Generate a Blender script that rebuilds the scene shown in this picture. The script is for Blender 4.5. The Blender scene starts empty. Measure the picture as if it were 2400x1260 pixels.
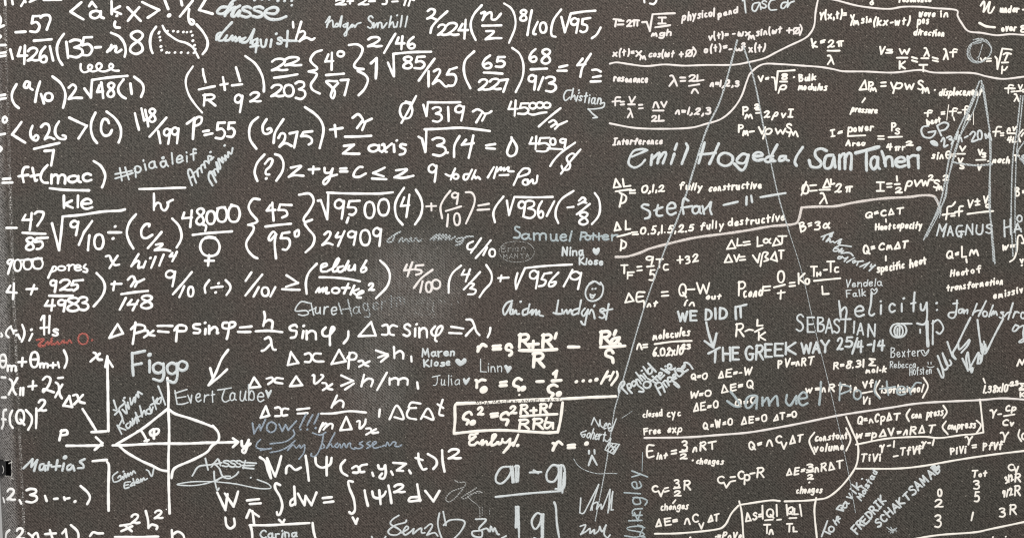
import bpy, math, random

# ---------------------------------------------------------------- camera, light, exposure
scene = bpy.context.scene
S = 0.0005                                    # one unit of the board's drawing grid is half a millimetre

cam_data = bpy.data.cameras.new('camera')
cam = bpy.data.objects.new('camera', cam_data)
scene.collection.objects.link(cam)
cam_data.sensor_width = 36.0
cam_data.lens = 48.0
cam.location = (0.0, -1.2 * 48.0 / 36.0, 0.0)
cam.rotation_euler = (math.radians(90), 0, 0)
cam_data.clip_start = 0.05
cam_data.clip_end = 60.0
scene.camera = cam
scene.render.engine = 'CYCLES'
scene.cycles.use_denoising = False         # keeps the grain of the cloth
scene.cycles.filter_width = 1.2

world = bpy.data.worlds.new('World')
scene.world = world
world.use_nodes = True
bg = world.node_tree.nodes['Background']
bg.inputs['Color'].default_value = (1.0, 0.985, 0.96, 1)
bg.inputs['Strength'].default_value = 0.42

def area_lamp(name, loc, target, size, power, col):
    d = bpy.data.lights.new(name, 'AREA')
    d.shape = 'RECTANGLE'; d.size = size[0]; d.size_y = size[1]
    d.energy = power; d.color = col
    o = bpy.data.objects.new(name, d)
    o.location = loc
    from mathutils import Vector
    o.rotation_euler = (Vector(target) - Vector(loc)).to_track_quat('-Z', 'Y').to_euler()
    scene.collection.objects.link(o)
    return o

area_lamp('ceiling_lamp', (-0.75, -2.3, 1.25), (-0.15, 0, 0.05), (1.7, 0.9), 56, (1.0, 0.985, 0.965))
area_lamp('ceiling_lamp', (1.5, -2.2, 2.0), (0.3, 0, 0.0), (1.6, 0.7), 44, (1.0, 0.915, 0.80))

scene.view_settings.view_transform = 'Standard'
scene.view_settings.look = 'None'
scene.view_settings.exposure = 0.0
scene.view_settings.gamma = 1.0
scene.view_settings.use_curve_mapping = False

# ---------------------------------------------------------------- the board's shape
BEND_R = 75.0                                 # radius of the wrapped left edge, grid units
def bend_x(py):                               # where the flat front starts to turn away
    t = py / 1260.0
    return 12.0 + 28.0 * t + 18.0 * t * t
def depth(px, py):
    d = bend_x(py) - px
    if d <= 0: return 0.0
    if d >= BEND_R: return BEND_R + (d - BEND_R) * 12
    return BEND_R - math.sqrt(BEND_R * BEND_R - d * d)
def P(px, py, up=0.0):                        # grid point on the board -> metres, 'up' towards the room
    return ((px - 1200) * S, depth(px, py) * S - up * S, (630 - py) * S)

# ---------------------------------------------------------------- materials
class NT:
    def __init__(self, name):
        self.m = bpy.data.materials.new(name); self.m.use_nodes = True
        self.t = self.m.node_tree; self.n = self.t.nodes; self.n.clear()
        self.out = self.n.new('ShaderNodeOutputMaterial')
        self.co = self.n.new('ShaderNodeTexCoord').outputs['Object']
    def link(self, a, b): self.t.links.new(a, b)
    def val(self, x, sock):
        if isinstance(x, (int, float)): sock.default_value = x
        elif isinstance(x, tuple): sock.default_value = x
        else: self.link(x, sock)
    def math(self, op, a, b=0.0, c=0.0, clamp=False):
        k = self.n.new('ShaderNodeMath'); k.operation = op; k.use_clamp = clamp
        self.val(a, k.inputs[0]); self.val(b, k.inputs[1]); self.val(c, k.inputs[2])
        return k.outputs[0]
    def noise(self, scale, detail=2.0, rough=0.5, vec=None, dist=0.0):
        k = self.n.new('ShaderNodeTexNoise'); k.inputs['Scale'].default_value = scale
        k.inputs['Detail'].default_value = detail; k.inputs['Roughness'].default_value = rough
        k.inputs['Distortion'].default_value = dist
        self.link(vec or self.co, k.inputs['Vector'])
        return k.outputs['Fac']
    def step(self, x, a, b, lo=0.0, hi=1.0):
        k = self.n.new('ShaderNodeMapRange'); k.interpolation_type = 'SMOOTHSTEP'
        self.val(x, k.inputs['Value'])
        k.inputs['From Min'].default_value = a; k.inputs['From Max'].default_value = b
        k.inputs['To Min'].default_value = lo; k.inputs['To Max'].default_value = hi
        return k.outputs[0]
    def mix(self, f, a, b):
        k = self.n.new('ShaderNodeMix'); k.data_type = 'RGBA'
        self.val(f, k.inputs['Factor']); self.val(a, k.inputs[6]); self.val(b, k.inputs[7])
        return k.outputs[2]
    def map(self, loc=(0, 0, 0), rot=(0, 0, 0), sc=(1, 1, 1)):
        k = self.n.new('ShaderNodeMapping')
        k.inputs['Location'].default_value = loc; k.inputs['Rotation'].default_value = rot; k.inputs['Scale'].default_value = sc
        self.link(self.co, k.inputs['Vector'])
        return k.outputs[0]
    def weave(self):                          # crossing threads of the cloth, 0..1
        sep = self.n.new('ShaderNodeSeparateXYZ'); self.link(self.co, sep.inputs[0])
        wob = self.math('MULTIPLY', self.math('SUBTRACT', self.noise(60, 2), 0.5), 3.0)
        wob2 = self.math('MULTIPLY', self.math('SUBTRACT', self.noise(240, 1), 0.5), 2.4)
        f = 2 * math.pi / 0.0037
        a = self.math('ADD', self.math('MULTIPLY', sep.outputs[0], f), self.math('ADD', wob, wob2))
        b = self.math('ADD', self.math('MULTIPLY', sep.outputs[2], f * 1.12), self.math('SUBTRACT', wob2, wob))
        s1 = self.math('SINE', self.math('ADD', a, b))
        s2 = self.math('SINE', self.math('SUBTRACT', a, b))
        return self.math('MULTIPLY_ADD', self.math('MULTIPLY', s1, s2), 0.18, self.math('MULTIPLY_ADD', s1, 0.22, 0.5))
    def blob(self, px, py, rx, ry, lo=0.25, hi=1.0):   # 1 inside a worn patch of the board, fading out
        x, y, z = P(px, py)
        v = self.map(loc=(-x / (rx * S), 0, -z / (ry * S)), sc=(1 / (rx * S), 0, 1 / (ry * S)))
        k = self.n.new('ShaderNodeVectorMath'); k.operation = 'LENGTH'; self.link(v, k.inputs[0])
        d = self.math('ADD', k.outputs['Value'], self.math('MULTIPLY', self.math('SUBTRACT', self.noise(14, 3), 0.5), 0.7))
        return self.step(d, hi, lo)
    def edge(self):                           # signed distance to the bend of the left edge, grid units
        sep = self.n.new('ShaderNodeSeparateXYZ'); self.link(self.co, sep.inputs[0])
        px = self.math('MULTIPLY_ADD', sep.outputs[0], 1 / S, 1200.0)
        py = self.math('MULTIPLY_ADD', sep.outputs[2], -1 / S, 630.0)
        tt = self.math('MULTIPLY', py, 1 / 1260.0)
        bx = self.math('MULTIPLY_ADD', tt, self.math('MULTIPLY_ADD', tt, 18.0, 28.0), 12.0)
        return self.math('SUBTRACT', px, bx)
    def worn(self):
        a = self.blob(965, 670, 190, 170)
        b = self.blob(885, 880, 110, 170)
        return self.math('MAXIMUM', a, self.math('MULTIPLY', b, 0.8))

def canvas_material():
    t = NT('canvas_cloth')
    w = t.weave()
    fine = t.noise(900, 2, 0.6)
    mid = t.noise(330, 3, 0.65)
    cloud = t.noise(4.2, 3, 0.55)
    th = t.math('ADD', t.math('MULTIPLY', w, 0.42), t.math('ADD', t.math('MULTIPLY', fine, 0.9), t.math('MULTIPLY', mid, 0.85)))
    th = t.math('MULTIPLY_ADD', th, 1.0, -0.585)
    tint = t.step(t.noise(9, 3, 0.6), 0.38, 0.62)
    dark = t.mix(tint, (0.0085, 0.0078, 0.0066, 1), (0.0100, 0.0078, 0.0066, 1))
    lite = t.mix(tint, (0.132, 0.123, 0.108, 1), (0.145, 0.120, 0.106, 1))
    col = t.mix(t.step(th, 0.14, 1.02), dark, lite)
    wear = t.worn()
    streak = t.noise(1.0, 3, 0.6, vec=t.map(sc=(330, 1, 90)))
    rub = t.math('MULTIPLY', wear, t.step(t.math('ADD', t.math('MULTIPLY', w, 0.7), t.math('ADD', t.math('MULTIPLY', fine, 0.7), t.math('MULTIPLY', streak, 0.8))), 0.85, 1.55), clamp=True)
    col = t.mix(t.math('MULTIPLY', rub, 0.42), col, (0.36, 0.355, 0.34, 1))
    # pale fibres where the cloth is chafed along the bend
    e = t.edge()
    line = t.math('MULTIPLY', t.step(e, -7.0, 0.0), t.step(e, 5.0, 0.5))
    speck = t.step(t.noise(620, 2, 0.7), 0.50, 0.66)
    patch = t.step(t.noise(13, 3, 0.6), 0.25, 0.6)
    wl = t.math('MULTIPLY', line, t.math('MULTIPLY', speck, t.math('MULTIPLY_ADD', patch, 0.8, 0.2)))
    col = t.mix(t.math('MULTIPLY', wl, 0.95), col, (0.62, 0.61, 0.59, 1))
    side = t.math('MULTIPLY', t.step(e, -4.0, -30.0), t.step(t.math('ADD', w, t.math('ADD', fine, mid)), 1.15, 1.9))
    col = t.mix(t.math('MULTIPLY', side, 0.6), col, (0.40, 0.395, 0.39, 1))
    # lint and flecks
    fleck = t.step(t.noise(420, 1, 0.4), 0.70, 0.76)
    col = t.mix(t.math('MULTIPLY', fleck, 0.5), col, (0.42, 0.39, 0.34, 1))
    col2 = t.n.new('ShaderNodeMix'); col2.data_type = 'RGBA'; col2.blend_type = 'MULTIPLY'; col2.inputs['Factor'].default_value = 1.0
    t.link(col, col2.inputs[6])
    g = t.math('MULTIPLY_ADD', cloud, 0.45, 0.78)
    cc = t.n.new('ShaderNodeCombineColor'); [t.link(g, cc.inputs[i]) for i in range(3)]
    t.link(cc.outputs[0], col2.inputs[7])
    b = t.n.new('ShaderNodeBsdfPrincipled')
    t.link(col2.outputs[2], b.inputs['Base Color'])
    b.inputs['Roughness'].default_value = 0.6
    b.inputs['Specular IOR Level'].default_value = 0.16
    bump = t.n.new('ShaderNodeBump'); bump.inputs['Strength'].default_value = 0.35; bump.inputs['Distance'].default_value = 0.0003
    t.link(t.math('ADD', w, t.math('MULTIPLY', fine, 0.6)), bump.inputs['Height'])
    t.link(bump.outputs[0], b.inputs['Normal'])
    t.link(b.outputs[0], t.out.inputs[0])
    return t.m

def ink(name, col, cover, soft=0.16, vary=0.06, wear=1.0, grain=520):
    """paint or marker sitting on the cloth: 'cover' is how much of the weave it fills"""
    t = NT(name)
    w = t.weave()
    g = t.math('ADD', t.math('MULTIPLY', w, 0.55), t.math('MULTIPLY', t.noise(grain, 2, 0.6), 0.45))
    if wear > 0:
        wm = t.math('MULTIPLY', t.worn(), wear)
        cv = t.math('SUBTRACT', cover, t.math('MULTIPLY', wm, 0.40))
    else:
        cv = cover
    thr = t.math('SUBTRACT', 1.0, cv)
    d = t.math('SUBTRACT', g, thr)
    fac = t.step(d, -soft, soft)
    n = t.noise(40, 3, 0.6)
    dk = tuple(c * (1 - vary * 2.2) for c in col[:3]) + (1,)
    c = t.mix(n, dk, col)
    c = t.mix(t.step(t.noise(700, 2, 0.6), 0.3, 0.75), tuple(x * (1 - vary * 2) for x in col[:3]) + (1,), c)
    b = t.n.new('ShaderNodeBsdfPrincipled')
    t.link(c, b.inputs['Base Color']); b.inputs['Roughness'].default_value = 0.7
    b.inputs['Specular IOR Level'].default_value = 0.2
    tr = t.n.new('ShaderNodeBsdfTransparent')
    mx = t.n.new('ShaderNodeMixShader')
    t.link(fac, mx.inputs[0]); t.link(tr.outputs[0], mx.inputs[1]); t.link(b.outputs[0], mx.inputs[2])
    t.link(mx.outputs[0], t.out.inputs[0])
    return t.m

def plain(name, col, rough=0.6):
    t = NT(name)
    b = t.n.new('ShaderNodeBsdfPrincipled')
    n = t.noise(300, 3)
    t.link(t.mix(n, tuple(c * 0.7 for c in col[:3]) + (1,), col), b.inputs['Base Color'])
    b.inputs['Roughness'].default_value = rough
    t.link(b.outputs[0], t.out.inputs[0])
    return t.m

MATS = {
    'w': ink('white_paint', (0.90, 0.90, 0.89, 1), 1.25, wear=1.0, vary=0.02),
    'c': ink('cream_paint', (0.88, 0.85, 0.79, 1), 1.25, wear=0.0, vary=0.02),
    'k': ink('off_white_paint', (0.80, 0.765, 0.745, 1), 1.12, wear=0.0, vary=0.05),
    'l': ink('rough_line_paint', (0.74, 0.69, 0.66, 1), 0.70, wear=0.0, vary=0.08, grain=380),
    'm': ink('pale_marker', (0.70, 0.755, 0.775, 1), 0.74, wear=0.7, vary=0.10),
    'g': ink('grey_marker', (0.46, 0.54, 0.57, 1), 0.70, wear=0.5, vary=0.1),
    'f': ink('thin_chalk', (0.60, 0.655, 0.675, 1), 0.60, wear=0.5, vary=0.12),
    'b': ink('blue_grey_marker', (0.36, 0.43, 0.51, 1), 0.66, wear=0.3, vary=0.12),
    's': ink('faint_scratch', (0.48, 0.49, 0.48, 1), 0.52, wear=0.3, vary=0.1),
    'r': ink('red_chalk', (0.50, 0.15, 0.125, 1), 0.62, wear=0.0, vary=0.12),
    'n': ink('black_pen', (0.05, 0.045, 0.04, 1), 0.80, wear=0.0, vary=0.1),
}
LIFT = {'w': 0.0, 'c': 0.0, 'k': 0.0, 'l': 0.0, 'm': 0.5, 'g': 0.5, 'f': 0.45, 'b': 0.45, 's': 0.3, 'r': 0.3, 'n': 1.3}

# ---------------------------------------------------------------- single-stroke alphabet (baseline 0, capitals 10, '~' = curved)
FONT = {
'0': "~3,10 1,9 0,5 1,1 3,0 5,1 6,5 5,9 3.2,10",
'1': "0.6,10 0,0",
'2': "~0.3,7.6 1.5,9.6 3.6,10 4.8,8.4 4.2,5.8 2.2,2.6 0.2,0.2 0.2,0.2 2,0.9 3.6,0.2 5.6,0.6",
'3': "~0.3,9 2,10 4.3,9.4 4.4,7.2 2,5.6 2,5.6 4.6,4.6 5,2 3,0 0.3,0.6",
'4': "1.6,9.2 0,4.4 5.4,4.6;4.2,10 3.6,0",
'5': "5,10 1.4,9.8 0.8,5.6;~0.8,5.6 3.4,6.2 5,3.6 3.4,0.4 0,0.6",
'6': "~3.8,10 1.2,7 0,3 1.4,0.2 3.8,0.4 4.6,2.6 3,4.2 0.6,2.6",
'7': "0,9.2 4.8,10 2.2,0",
'8': "~4.6,8.6 3,10 1,9 1,7.2 4,4.4 4.6,1.6 2.6,0 0.6,1.2 1,3.6 4,6.6 4.6,8.6",
'9': "~4.4,8.6 2.4,10 0.4,8.6 0.4,6.2 2.4,5.4 4.2,7 4.6,9.2 4.6,9.2 4,4 3.4,0",
'A': "0,0 2.8,10 5.6,0;1.2,3.6 4.6,3.6",
'B': "0,0 0,10;~0,10 3.6,9.6 4,7.4 0.4,5.4 0.4,5.4 4.2,4.6 4.8,2 3,0 0,0",
'C': "~5,8.6 3.4,10 1,8.4 0,5 1,1.4 3,0 5,1",
'D': "0,0 0.3,10;~0.3,10 3.6,8.8 5.2,5 3.6,1 0,0",
'E': "5,10 0,10 0,0 5,0;0,5.2 4,5.4",
'F': "5,10 0,9.8 0,0;0,5.2 3.8,5.4",
'G': "~5.2,8.6 3.4,10 1,8.6 0,5 1,1.2 3,0 5,1.2 5.2,4.4;3,4.4 5.8,4.4",
'H': "0,10 0,0;5,10 5,0;0,5.2 5,5.2",
'I': "0,10 4,10;2,10 2,0;0,0 4,0",
'J': "0.6,10 5,10;~3.6,10 3.8,3 2.4,0 0,1.6",
'K': "0,10 0,0;4.8,10 0.2,4.6 5,0",
'L': "0,10 0,0 4.6,0.2",
'M': "0,0 0.8,10 3,3 5.4,10 6.4,0",
'N': "0,0 0.2,10 5,0 5.2,10",
'O': "~3.2,10 1,8.8 0,5 1,1.2 3.2,0 5.6,1.2 6.6,5 5.6,8.8 3.2,10 2.6,9.8",
'P': "0,0 0.3,10;~0,9.6 3.4,10 4.8,7.6 3,5.2 0.2,5",
'Q': "~3,10 1,8.8 0,5 1,1.4 3,0.4 5,1.4 5.8,5 5,8.8 3,10;3.4,3 6,-0.6",
'R': "0,0 0.6,10;~0,9.4 3.6,10 4.8,7.8 3.2,5.4 0.4,5;2,5.2 5,0",
'S': "~4.6,8.6 3,10 0.8,9 0.8,6.8 3.8,4.4 4.4,1.8 2.4,0 0,1.2",
'T': "0,9.8 6,10;3,10 2.8,0",
'U': "~0,10 0,3 2.4,0 4.8,2.6 5,10",
'V': "0,10 2.6,0 5.2,10",
'W': "0,10 1.8,0 3.6,8 5.4,0 7.2,10",
'X': "0,10 5,0;5,10 0,0",
'Y': "0,10 2.6,5 5,10;2.6,5 2.4,0",
'Z': "0,10 5,10 0,0 5.2,0",
'a': "~4,5 2.4,6 0.4,4.6 0.2,1.6 1.8,0 3.6,1.8 4.2,5.6 4.2,5.6 4.2,1.4 5.2,0.2",
'b': "0,10 0,0;~0,3.6 2,6 4.2,4.6 4,1.4 2,0 0,1",
'c': "~3.8,5 2.2,6 0.4,4.4 0.4,1.4 2,0 4,1",
'd': "~4,4.6 2,6 0.2,4 0.4,1 2.2,0 4,2;4.4,10 4.2,0.4",
'e': "~0.3,3 3.8,3.6 3.4,5.6 1.8,6 0.2,4 0.4,1.2 2,0 4.2,1",
'f': "~4,9 2.8,10 1.8,8.4 1.6,0;0,5.6 3.6,6",
'g': "~4,5 2,6 0.2,4.2 0.6,1.2 2.4,0.4 4,2 4.2,5.6 4.2,5.6 4.2,-1 3,-4 0.2,-3",
'h': "0.2,10 0,0;~0,3.6 2,6 3.8,5 4,0",
'i': "0.4,5.6 0.4,0;0.4,8.4 0.6,8.8",
'j': "~2,5.6 2,-2 0,-3.6;2,8.4 2.2,8.8",
'k': "0,10 0,0;3.6,6 0.2,2.8 4,0",
'l': "0.3,10 0,0",
'm': "0,6 0,0;~0,4 1.6,6 2.8,4.6 2.8,0;~2.8,4 4.4,6 5.8,4.6 5.8,0",
'n': "0,6 0,0;~0,3.8 2,6 3.8,4.6 4,0",
'o': "~2,6 0.4,4.6 0.2,1.6 2,0 3.8,1.4 4,4.4 2,6",
'p': "0.2,6 -0.2,-4;~0,4.4 2,6 4.2,4.4 3.8,1 1.8,0 0,1.4",
'q': "~4,4.6 2,6 0.2,4 0.4,1 2.2,0 4,2;4.2,6 4,-4",
'r': "0,6 0,0;~0,3.6 1.4,5.6 3.2,5.8",
's': "~3.4,5.2 1.8,6 0.4,5 0.8,3.6 3,2.4 3.4,0.8 1.8,0 0,0.6",
't': "1.6,9 1.4,0;0,5.8 3.4,6.2",
'u': "~0,6 0.2,1.4 1.6,0 3.4,1.6 3.8,6 3.8,6 3.8,1 4.6,0.2",
'v': "0,6 1.8,0 3.8,6",
'w': "0,6 1.2,0 2.8,4.6 4.2,0 5.6,6",
'x': "0,6 4,0;4,6 0,0",
'y': "0,6 2,1;4,6 0.6,-4",
'z': "0,6 3.8,6 0,0 4,0.2",
'å': "~4,5 2.4,6 0.4,4.6 0.2,1.6 1.8,0 3.6,1.8 4.2,5.6 4.2,5.6 4.2,1.4 5.2,0.2;~2.4,9.6 1.7,8.9 2.4,8.2 3.1,8.9 2.4,9.6",
'ö': "~2,6 0.4,4.6 0.2,1.6 2,0 3.8,1.4 4,4.4 2,6;1,8.4 1.2,8.6;3,8.4 3.2,8.6",
'Δ': "0,0 2.8,10 5.6,0.6 0,0",
'λ': "~0.4,9.6 1.8,9.8 3,6 4.4,0.2;2.8,6 0,0",
'π': "~0,5.2 1,6.4 5.4,6.2;1.6,6.2 1.2,0;4,6.2 4,0",
'θ': "~3,10 1,9 0,5 1,1 3,0 5,1 6,5 5,9 3.2,10;0.4,5 5.6,5.2",
'ω': "~0,5.6 0,1.2 1.4,0 2.6,3.4 2.6,3.4 3,0.4 4.6,0.8 5.2,6",
'ρ': "~-0.6,-4 0.4,2 1.6,5.6 3.6,6 4.4,4 3,0.8 0.6,1",
'α': "~5,6 3.6,2 2,0 0.4,1 0.2,4 1.8,6 3.4,4 4.4,0.6 5.2,0",
'γ': "~0,5.4 1.2,6 2.2,2 2.4,-1;~4.6,6 3,2 2,-4",
'Σ': "5,9.4 0.4,10 3.4,5.4 0,0.4 5.4,0",
'=': "0,5.6 3.2,5.8;0,3.2 3.2,3.4",
'+': "0,4.4 4,4.6;2,6.6 2,2.2",
'-': "0,4 2.6,4.2",
'/': "3.6,10.5 0,-0.6",
'(': "~2.2,11 0.4,7.6 0.2,3 2,-1.4",
')': "~0,11 1.8,7.6 1.8,3 0,-1.4",
'.': "0,0 0.4,0.3",
',': "~0.8,1 0.8,-0.6 0,-2.2",
'·': "0,4 0.5,4.2",
':': "0,4.8 0.3,5;0,0.6 0.3,0.8",
}
ALT = {   # the cramped small hand on the right half
'n': "~0,0 0.9,4.6 1.7,5.6 2.4,4.4 3.4,0",
'm': "~0,0 0.8,5 1.4,5.4 2.4,1.6 2.4,1.6 3.4,5.4 4,5 5,0",
'c': "~2.8,5.6 1.2,5.6 0.4,2.4 1.2,0.2 3.2,0.6",
'a': "~3.2,5 1.8,5.8 0.3,4.4 0.3,1.4 1.8,0.2 3.2,1.6 3.4,4.6 3.2,5",
'r': "0,5.8 0.2,0;~0.2,3.6 1.4,5.6 3,5.2",
't': "1.6,8.4 1.4,0;0,5 3.2,5.6",
'o': "~1.8,5.4 0.4,4.2 0.3,1.4 1.8,0.2 3.2,1.4 3.3,4 1.8,5.4",
'e': "~0.2,2.6 3,3.4 2.8,5.4 1.4,5.6 0.2,3.4 0.6,0.8 1.8,0.1 3.6,0.9",
'u': "~0,5.4 0.2,1.2 1.4,0 2.8,1.4 3.2,5.4;3.2,5.4 3.4,0.2",
's': "~3,5.6 1.4,5.8 0.6,4.6 2.4,2.8 2.4,0.8 1.2,0 0,0.4",
}
def parse_font(table):
    out = {}
    for ch, s in table.items():
        strokes = []
        for st in s.split(';'):
            sm = st.startswith('~')
            pts = [tuple(float(v) for v in q.split(',')) for q in st.lstrip('~').split()]
            strokes.append((sm, pts))
        xs = [p[0] for _, q in strokes for p in q]; ys = [p[1] for _, q in strokes for p in q]
        out[ch] = (strokes, min(xs), max(xs), min(ys), max(ys))
    return out
FT = parse_font(FONT)
FT_ALT = dict(FT); FT_ALT.update(parse_font(ALT))

# ---------------------------------------------------------------- strokes of paint
rng = random.Random(7)
def spline(pts):
    """Catmull-Rom through the points; a repeated point makes a corner"""
    runs, cur = [], [pts[0]]
    for p in pts[1:]:
        if abs(p[0] - cur[-1][0]) < 1e-6 and abs(p[1] - cur[-1][1]) < 1e-6:
            runs.append(cur); cur = [p]
        else: cur.append(p)
    runs.append(cur)
    res = []
    for r in runs:
        if len(r) < 3: res.append(r); continue
        closed = len(r) > 3 and math.dist(r[0], r[-1]) < 1e-6
        o = []
        for i in range(len(r) - 1):
            p1, p2 = r[i], r[i + 1]
            p0 = r[i - 1] if i > 0 else (r[-2] if closed else (2 * p1[0] - p2[0], 2 * p1[1] - p2[1]))
            p3 = r[i + 2] if i + 2 < len(r) else (r[1] if closed else (2 * p2[0] - p1[0], 2 * p2[1] - p1[1]))
            n = max(2, min(16, int(math.dist(p1, p2) / 2.2)))
            for k in range(n):
                t = k / n; t2 = t * t; t3 = t2 * t
                o.append(tuple(0.5 * (2 * p1[j] + (p2[j] - p0[j]) * t + (2 * p0[j] - 5 * p1[j] + 4 * p2[j] - p3[j]) * t2
                                      + (3 * p1[j] - p0[j] - 3 * p2[j] + p3[j]) * t3) for j in (0, 1)))
        o.append(r[-1])
        res.append(o)
    return [r for r in res if len(r) > 1]

class Paint:
    """collects the strokes of one piece of writing and links them as ONE mesh"""
    PROF = ((-1.0, -0.25), (-0.72, 0.72), (0.0, 1.0), (0.72, 0.72), (1.0, -0.25))
    def __init__(self, lift, small=False):
        self.v = []; self.f = []; self.lift = lift; self.k = 0
        self.ft = FT_ALT if small else FT
    def section(self, x, y, nx, ny, hw, h):
        b = len(self.v)
        for a, z in self.PROF:
            self.v.append(P(x + nx * hw * a, y + ny * hw * a, self.lift + z * h if z > 0 else z * 0.6))
        return b
    def ribbon(self, pts, w):
        # resample
        q = [pts[0]]
        for a, b in zip(pts, pts[1:]):
            d = math.dist(a, b); n = max(1, int(d / 3.5))
            for k in range(1, n + 1):
                q.append((a[0] + (b[0] - a[0]) * k / n, a[1] + (b[1] - a[1]) * k / n))
        self.k += 1
        ph = rng.uniform(0, 6.28); ph2 = rng.uniform(0, 6.28)
        h = min(0.55, w * 0.09) * (1 + 0.2 * rng.random()) + 0.0007 * (self.k % 60)
        secs = []; L = 0.0
        n = len(q)
        for i, p in enumerate(q):
            a = q[max(0, i - 1)]; b = q[min(n - 1, i + 1)]
            tx, ty = b[0] - a[0], b[1] - a[1]; l = math.hypot(tx, ty) or 1.0
            tx /= l; ty /= l
            if i: L += math.dist(q[i - 1], p)
            hw = 0.5 * w * (1 + 0.09 * math.sin(L * 0.11 + ph) + 0.05 * math.sin(L * 0.37 + ph2))
            if i == 0:
                for c in (88, 62, 34):
                    c = math.radians(c)
                    secs.append(self.section(p[0] - tx * hw * math.sin(c), p[1] - ty * hw * math.sin(c), -ty, tx, hw * math.cos(c), h * (0.4 + 0.6 * math.cos(c))))
            secs.append(self.section(p[0], p[1], -ty, tx, hw, h))
            if i == n - 1:
                for c in (34, 62, 88):
                    c = math.radians(c)
                    secs.append(self.section(p[0] + tx * hw * math.sin(c), p[1] + ty * hw * math.sin(c), -ty, tx, hw * math.cos(c), h * (0.4 + 0.6 * math.cos(c))))
        for a, b in zip(secs, secs[1:]):
            for j in range(4):
                self.f.append((a + j, a + j + 1, b + j + 1, b + j))
    def stroke(self, smooth, pts, w):
        if smooth:
            runs = spline(pts)
            for r in runs: self.ribbon(r, w)
        else:
            for a, b in zip(pts, pts[1:]):
                d = math.dist(a, b)
                if d < 25: self.ribbon([a, b], w); continue
                nx, ny = -(b[1] - a[1]) / d, (b[0] - a[0]) / d      # a hand never draws quite straight
                m = rng.uniform(-0.012, 0.012) * d
                self.ribbon(spline([a, ((a[0] + b[0]) / 2 + nx * m, (a[1] + b[1]) / 2 + ny * m), b])[0], w)
    def dot(self, x, y, r):
        self.ribbon([(x - r * 0.15, y + r * 0.1), (x + r * 0.15, y - r * 0.1)], r * 2)
    def blob(self, pts):
        o = spline(pts + [pts[0]])[0][:-1]
        cx = sum(p[0] for p in o) / len(o); cy = sum(p[1] for p in o) / len(o)
        rings = []
        for s, z in ((1.0, -0.25), (0.9, 0.35), (0.5, 0.45)):
            b = len(self.v); rings.append(b)
            for p in o: self.v.append(P(cx + (p[0] - cx) * s, cy + (p[1] - cy) * s, self.lift + z if z > 0 else z))
        c = len(self.v); self.v.append(P(cx, cy, self.lift + 0.46)); m = len(o)
        for r0, r1 in zip(rings, rings[1:]):
            for i in range(m):
                j = (i + 1) % m; self.f.append((r0 + i, r0 + j, r1 + j, r1 + i))
        for i in range(m): self.f.append((rings[-1] + i, rings[-1] + (i + 1) % m, c))
    def glyph(self, ch, box, w):
        st, x0, x1, y0, y1 = self.ft[ch]
        bx0, by0, bx1, by1 = box
        tilt = rng.uniform(-0.03, 0.03)
        for sm, pts in st:
            q = []
            for x, y in pts:
                u = (x - x0) / (x1 - x0) if x1 - x0 > 1e-6 else 0.5
                v = (y1 - y) / (y1 - y0) if y1 - y0 > 1e-6 else 0.5
                px = bx0 + (bx1 - bx0) * u; py = by0 + (by1 - by0) * v
                px += tilt * ((by0 + by1) / 2 - py)
                q.append((px, py))
            self.stroke(sm, q, w)
    def text(self, s, x0, y0, x1, y1, h, w, slant=0.0):
        F = self.ft
        gap = 3.1 if F is FT_ALT else 2.6
        wd = lambda c: (0.55 if c in '()' else 1.0) * max(F[c][2] - min(F[c][1], 0), 0.6) + gap
        tot = -gap + sum(3.0 if c in ' _' else wd(c) for c in s)
        L = math.hypot(x1 - x0, y1 - y0); ux, uy = (x1 - x0) / L, (y1 - y0) / L
        vx, vy = uy, -ux                       # up from the baseline
        sx = L / tot; sy = h * (0.80 if F is FT_ALT else 0.94) / 10.0
        a = 0.0
        for c in s:
            if c in ' _': a += 3.0; continue
            dy = rng.uniform(-0.55, 0.55); ks = rng.uniform(0.86, 1.08); kx = rng.uniform(0.88, 1.1)
            tl = slant + (rng.uniform(0.04, 0.3) if F is FT_ALT else rng.uniform(-0.05, 0.14))
            if c in '()': kx *= 0.5
            for sm, pts in F[c][0]:
                wob = [(rng.uniform(-0.36, 0.36), rng.uniform(-0.36, 0.36)) for _ in pts]
                if len(pts) > 2 and pts[0] == pts[-1]: wob[-1] = (wob[0][0] + 0.3, wob[0][1])
                q = []; last = None
                for (x, y), (wx, wy) in zip(pts, wob):
                    if last == (x, y): q.append(q[-1]); continue
                    last = (x, y)
                    U = (a + (x + wx) * kx) * sx + tl * y * sy; V = ((y + wy) * ks + dy) * sy
                    q.append((x0 + ux * U + vx * V, y0 + uy * U + vy * V))
                self.stroke(sm, q, w)
            a += wd(c)
    def build(self, name, mat, parent, label=None):
        me = bpy.data.meshes.new(name)
        me.from_pydata(self.v, [], self.f); me.update()
        for p in me.polygons: p.use_smooth = True
        me.materials.append(mat)
        o = bpy.data.objects.new(name, me); scene.collection.objects.link(o)
        o.parent = parent
        if label: o['label'] = label
        return o

def mesh_part(name, verts, faces, mat, parent, smooth=False):
    me = bpy.data.meshes.new(name); me.from_pydata(verts, [], faces); me.update()
    if smooth:
        for p in me.polygons: p.use_smooth = True
    me.materials.append(mat)
    o = bpy.data.objects.new(name, me); scene.collection.objects.link(o); o.parent = parent
    return o

# ---------------------------------------------------------------- the board itself
board = bpy.data.objects.new('writing_board', None)
scene.collection.objects.link(board)
board['label'] = 'dark grey canvas covered board written all over with white formulas and pale marker signatures'
board['category'] = 'board'

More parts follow.
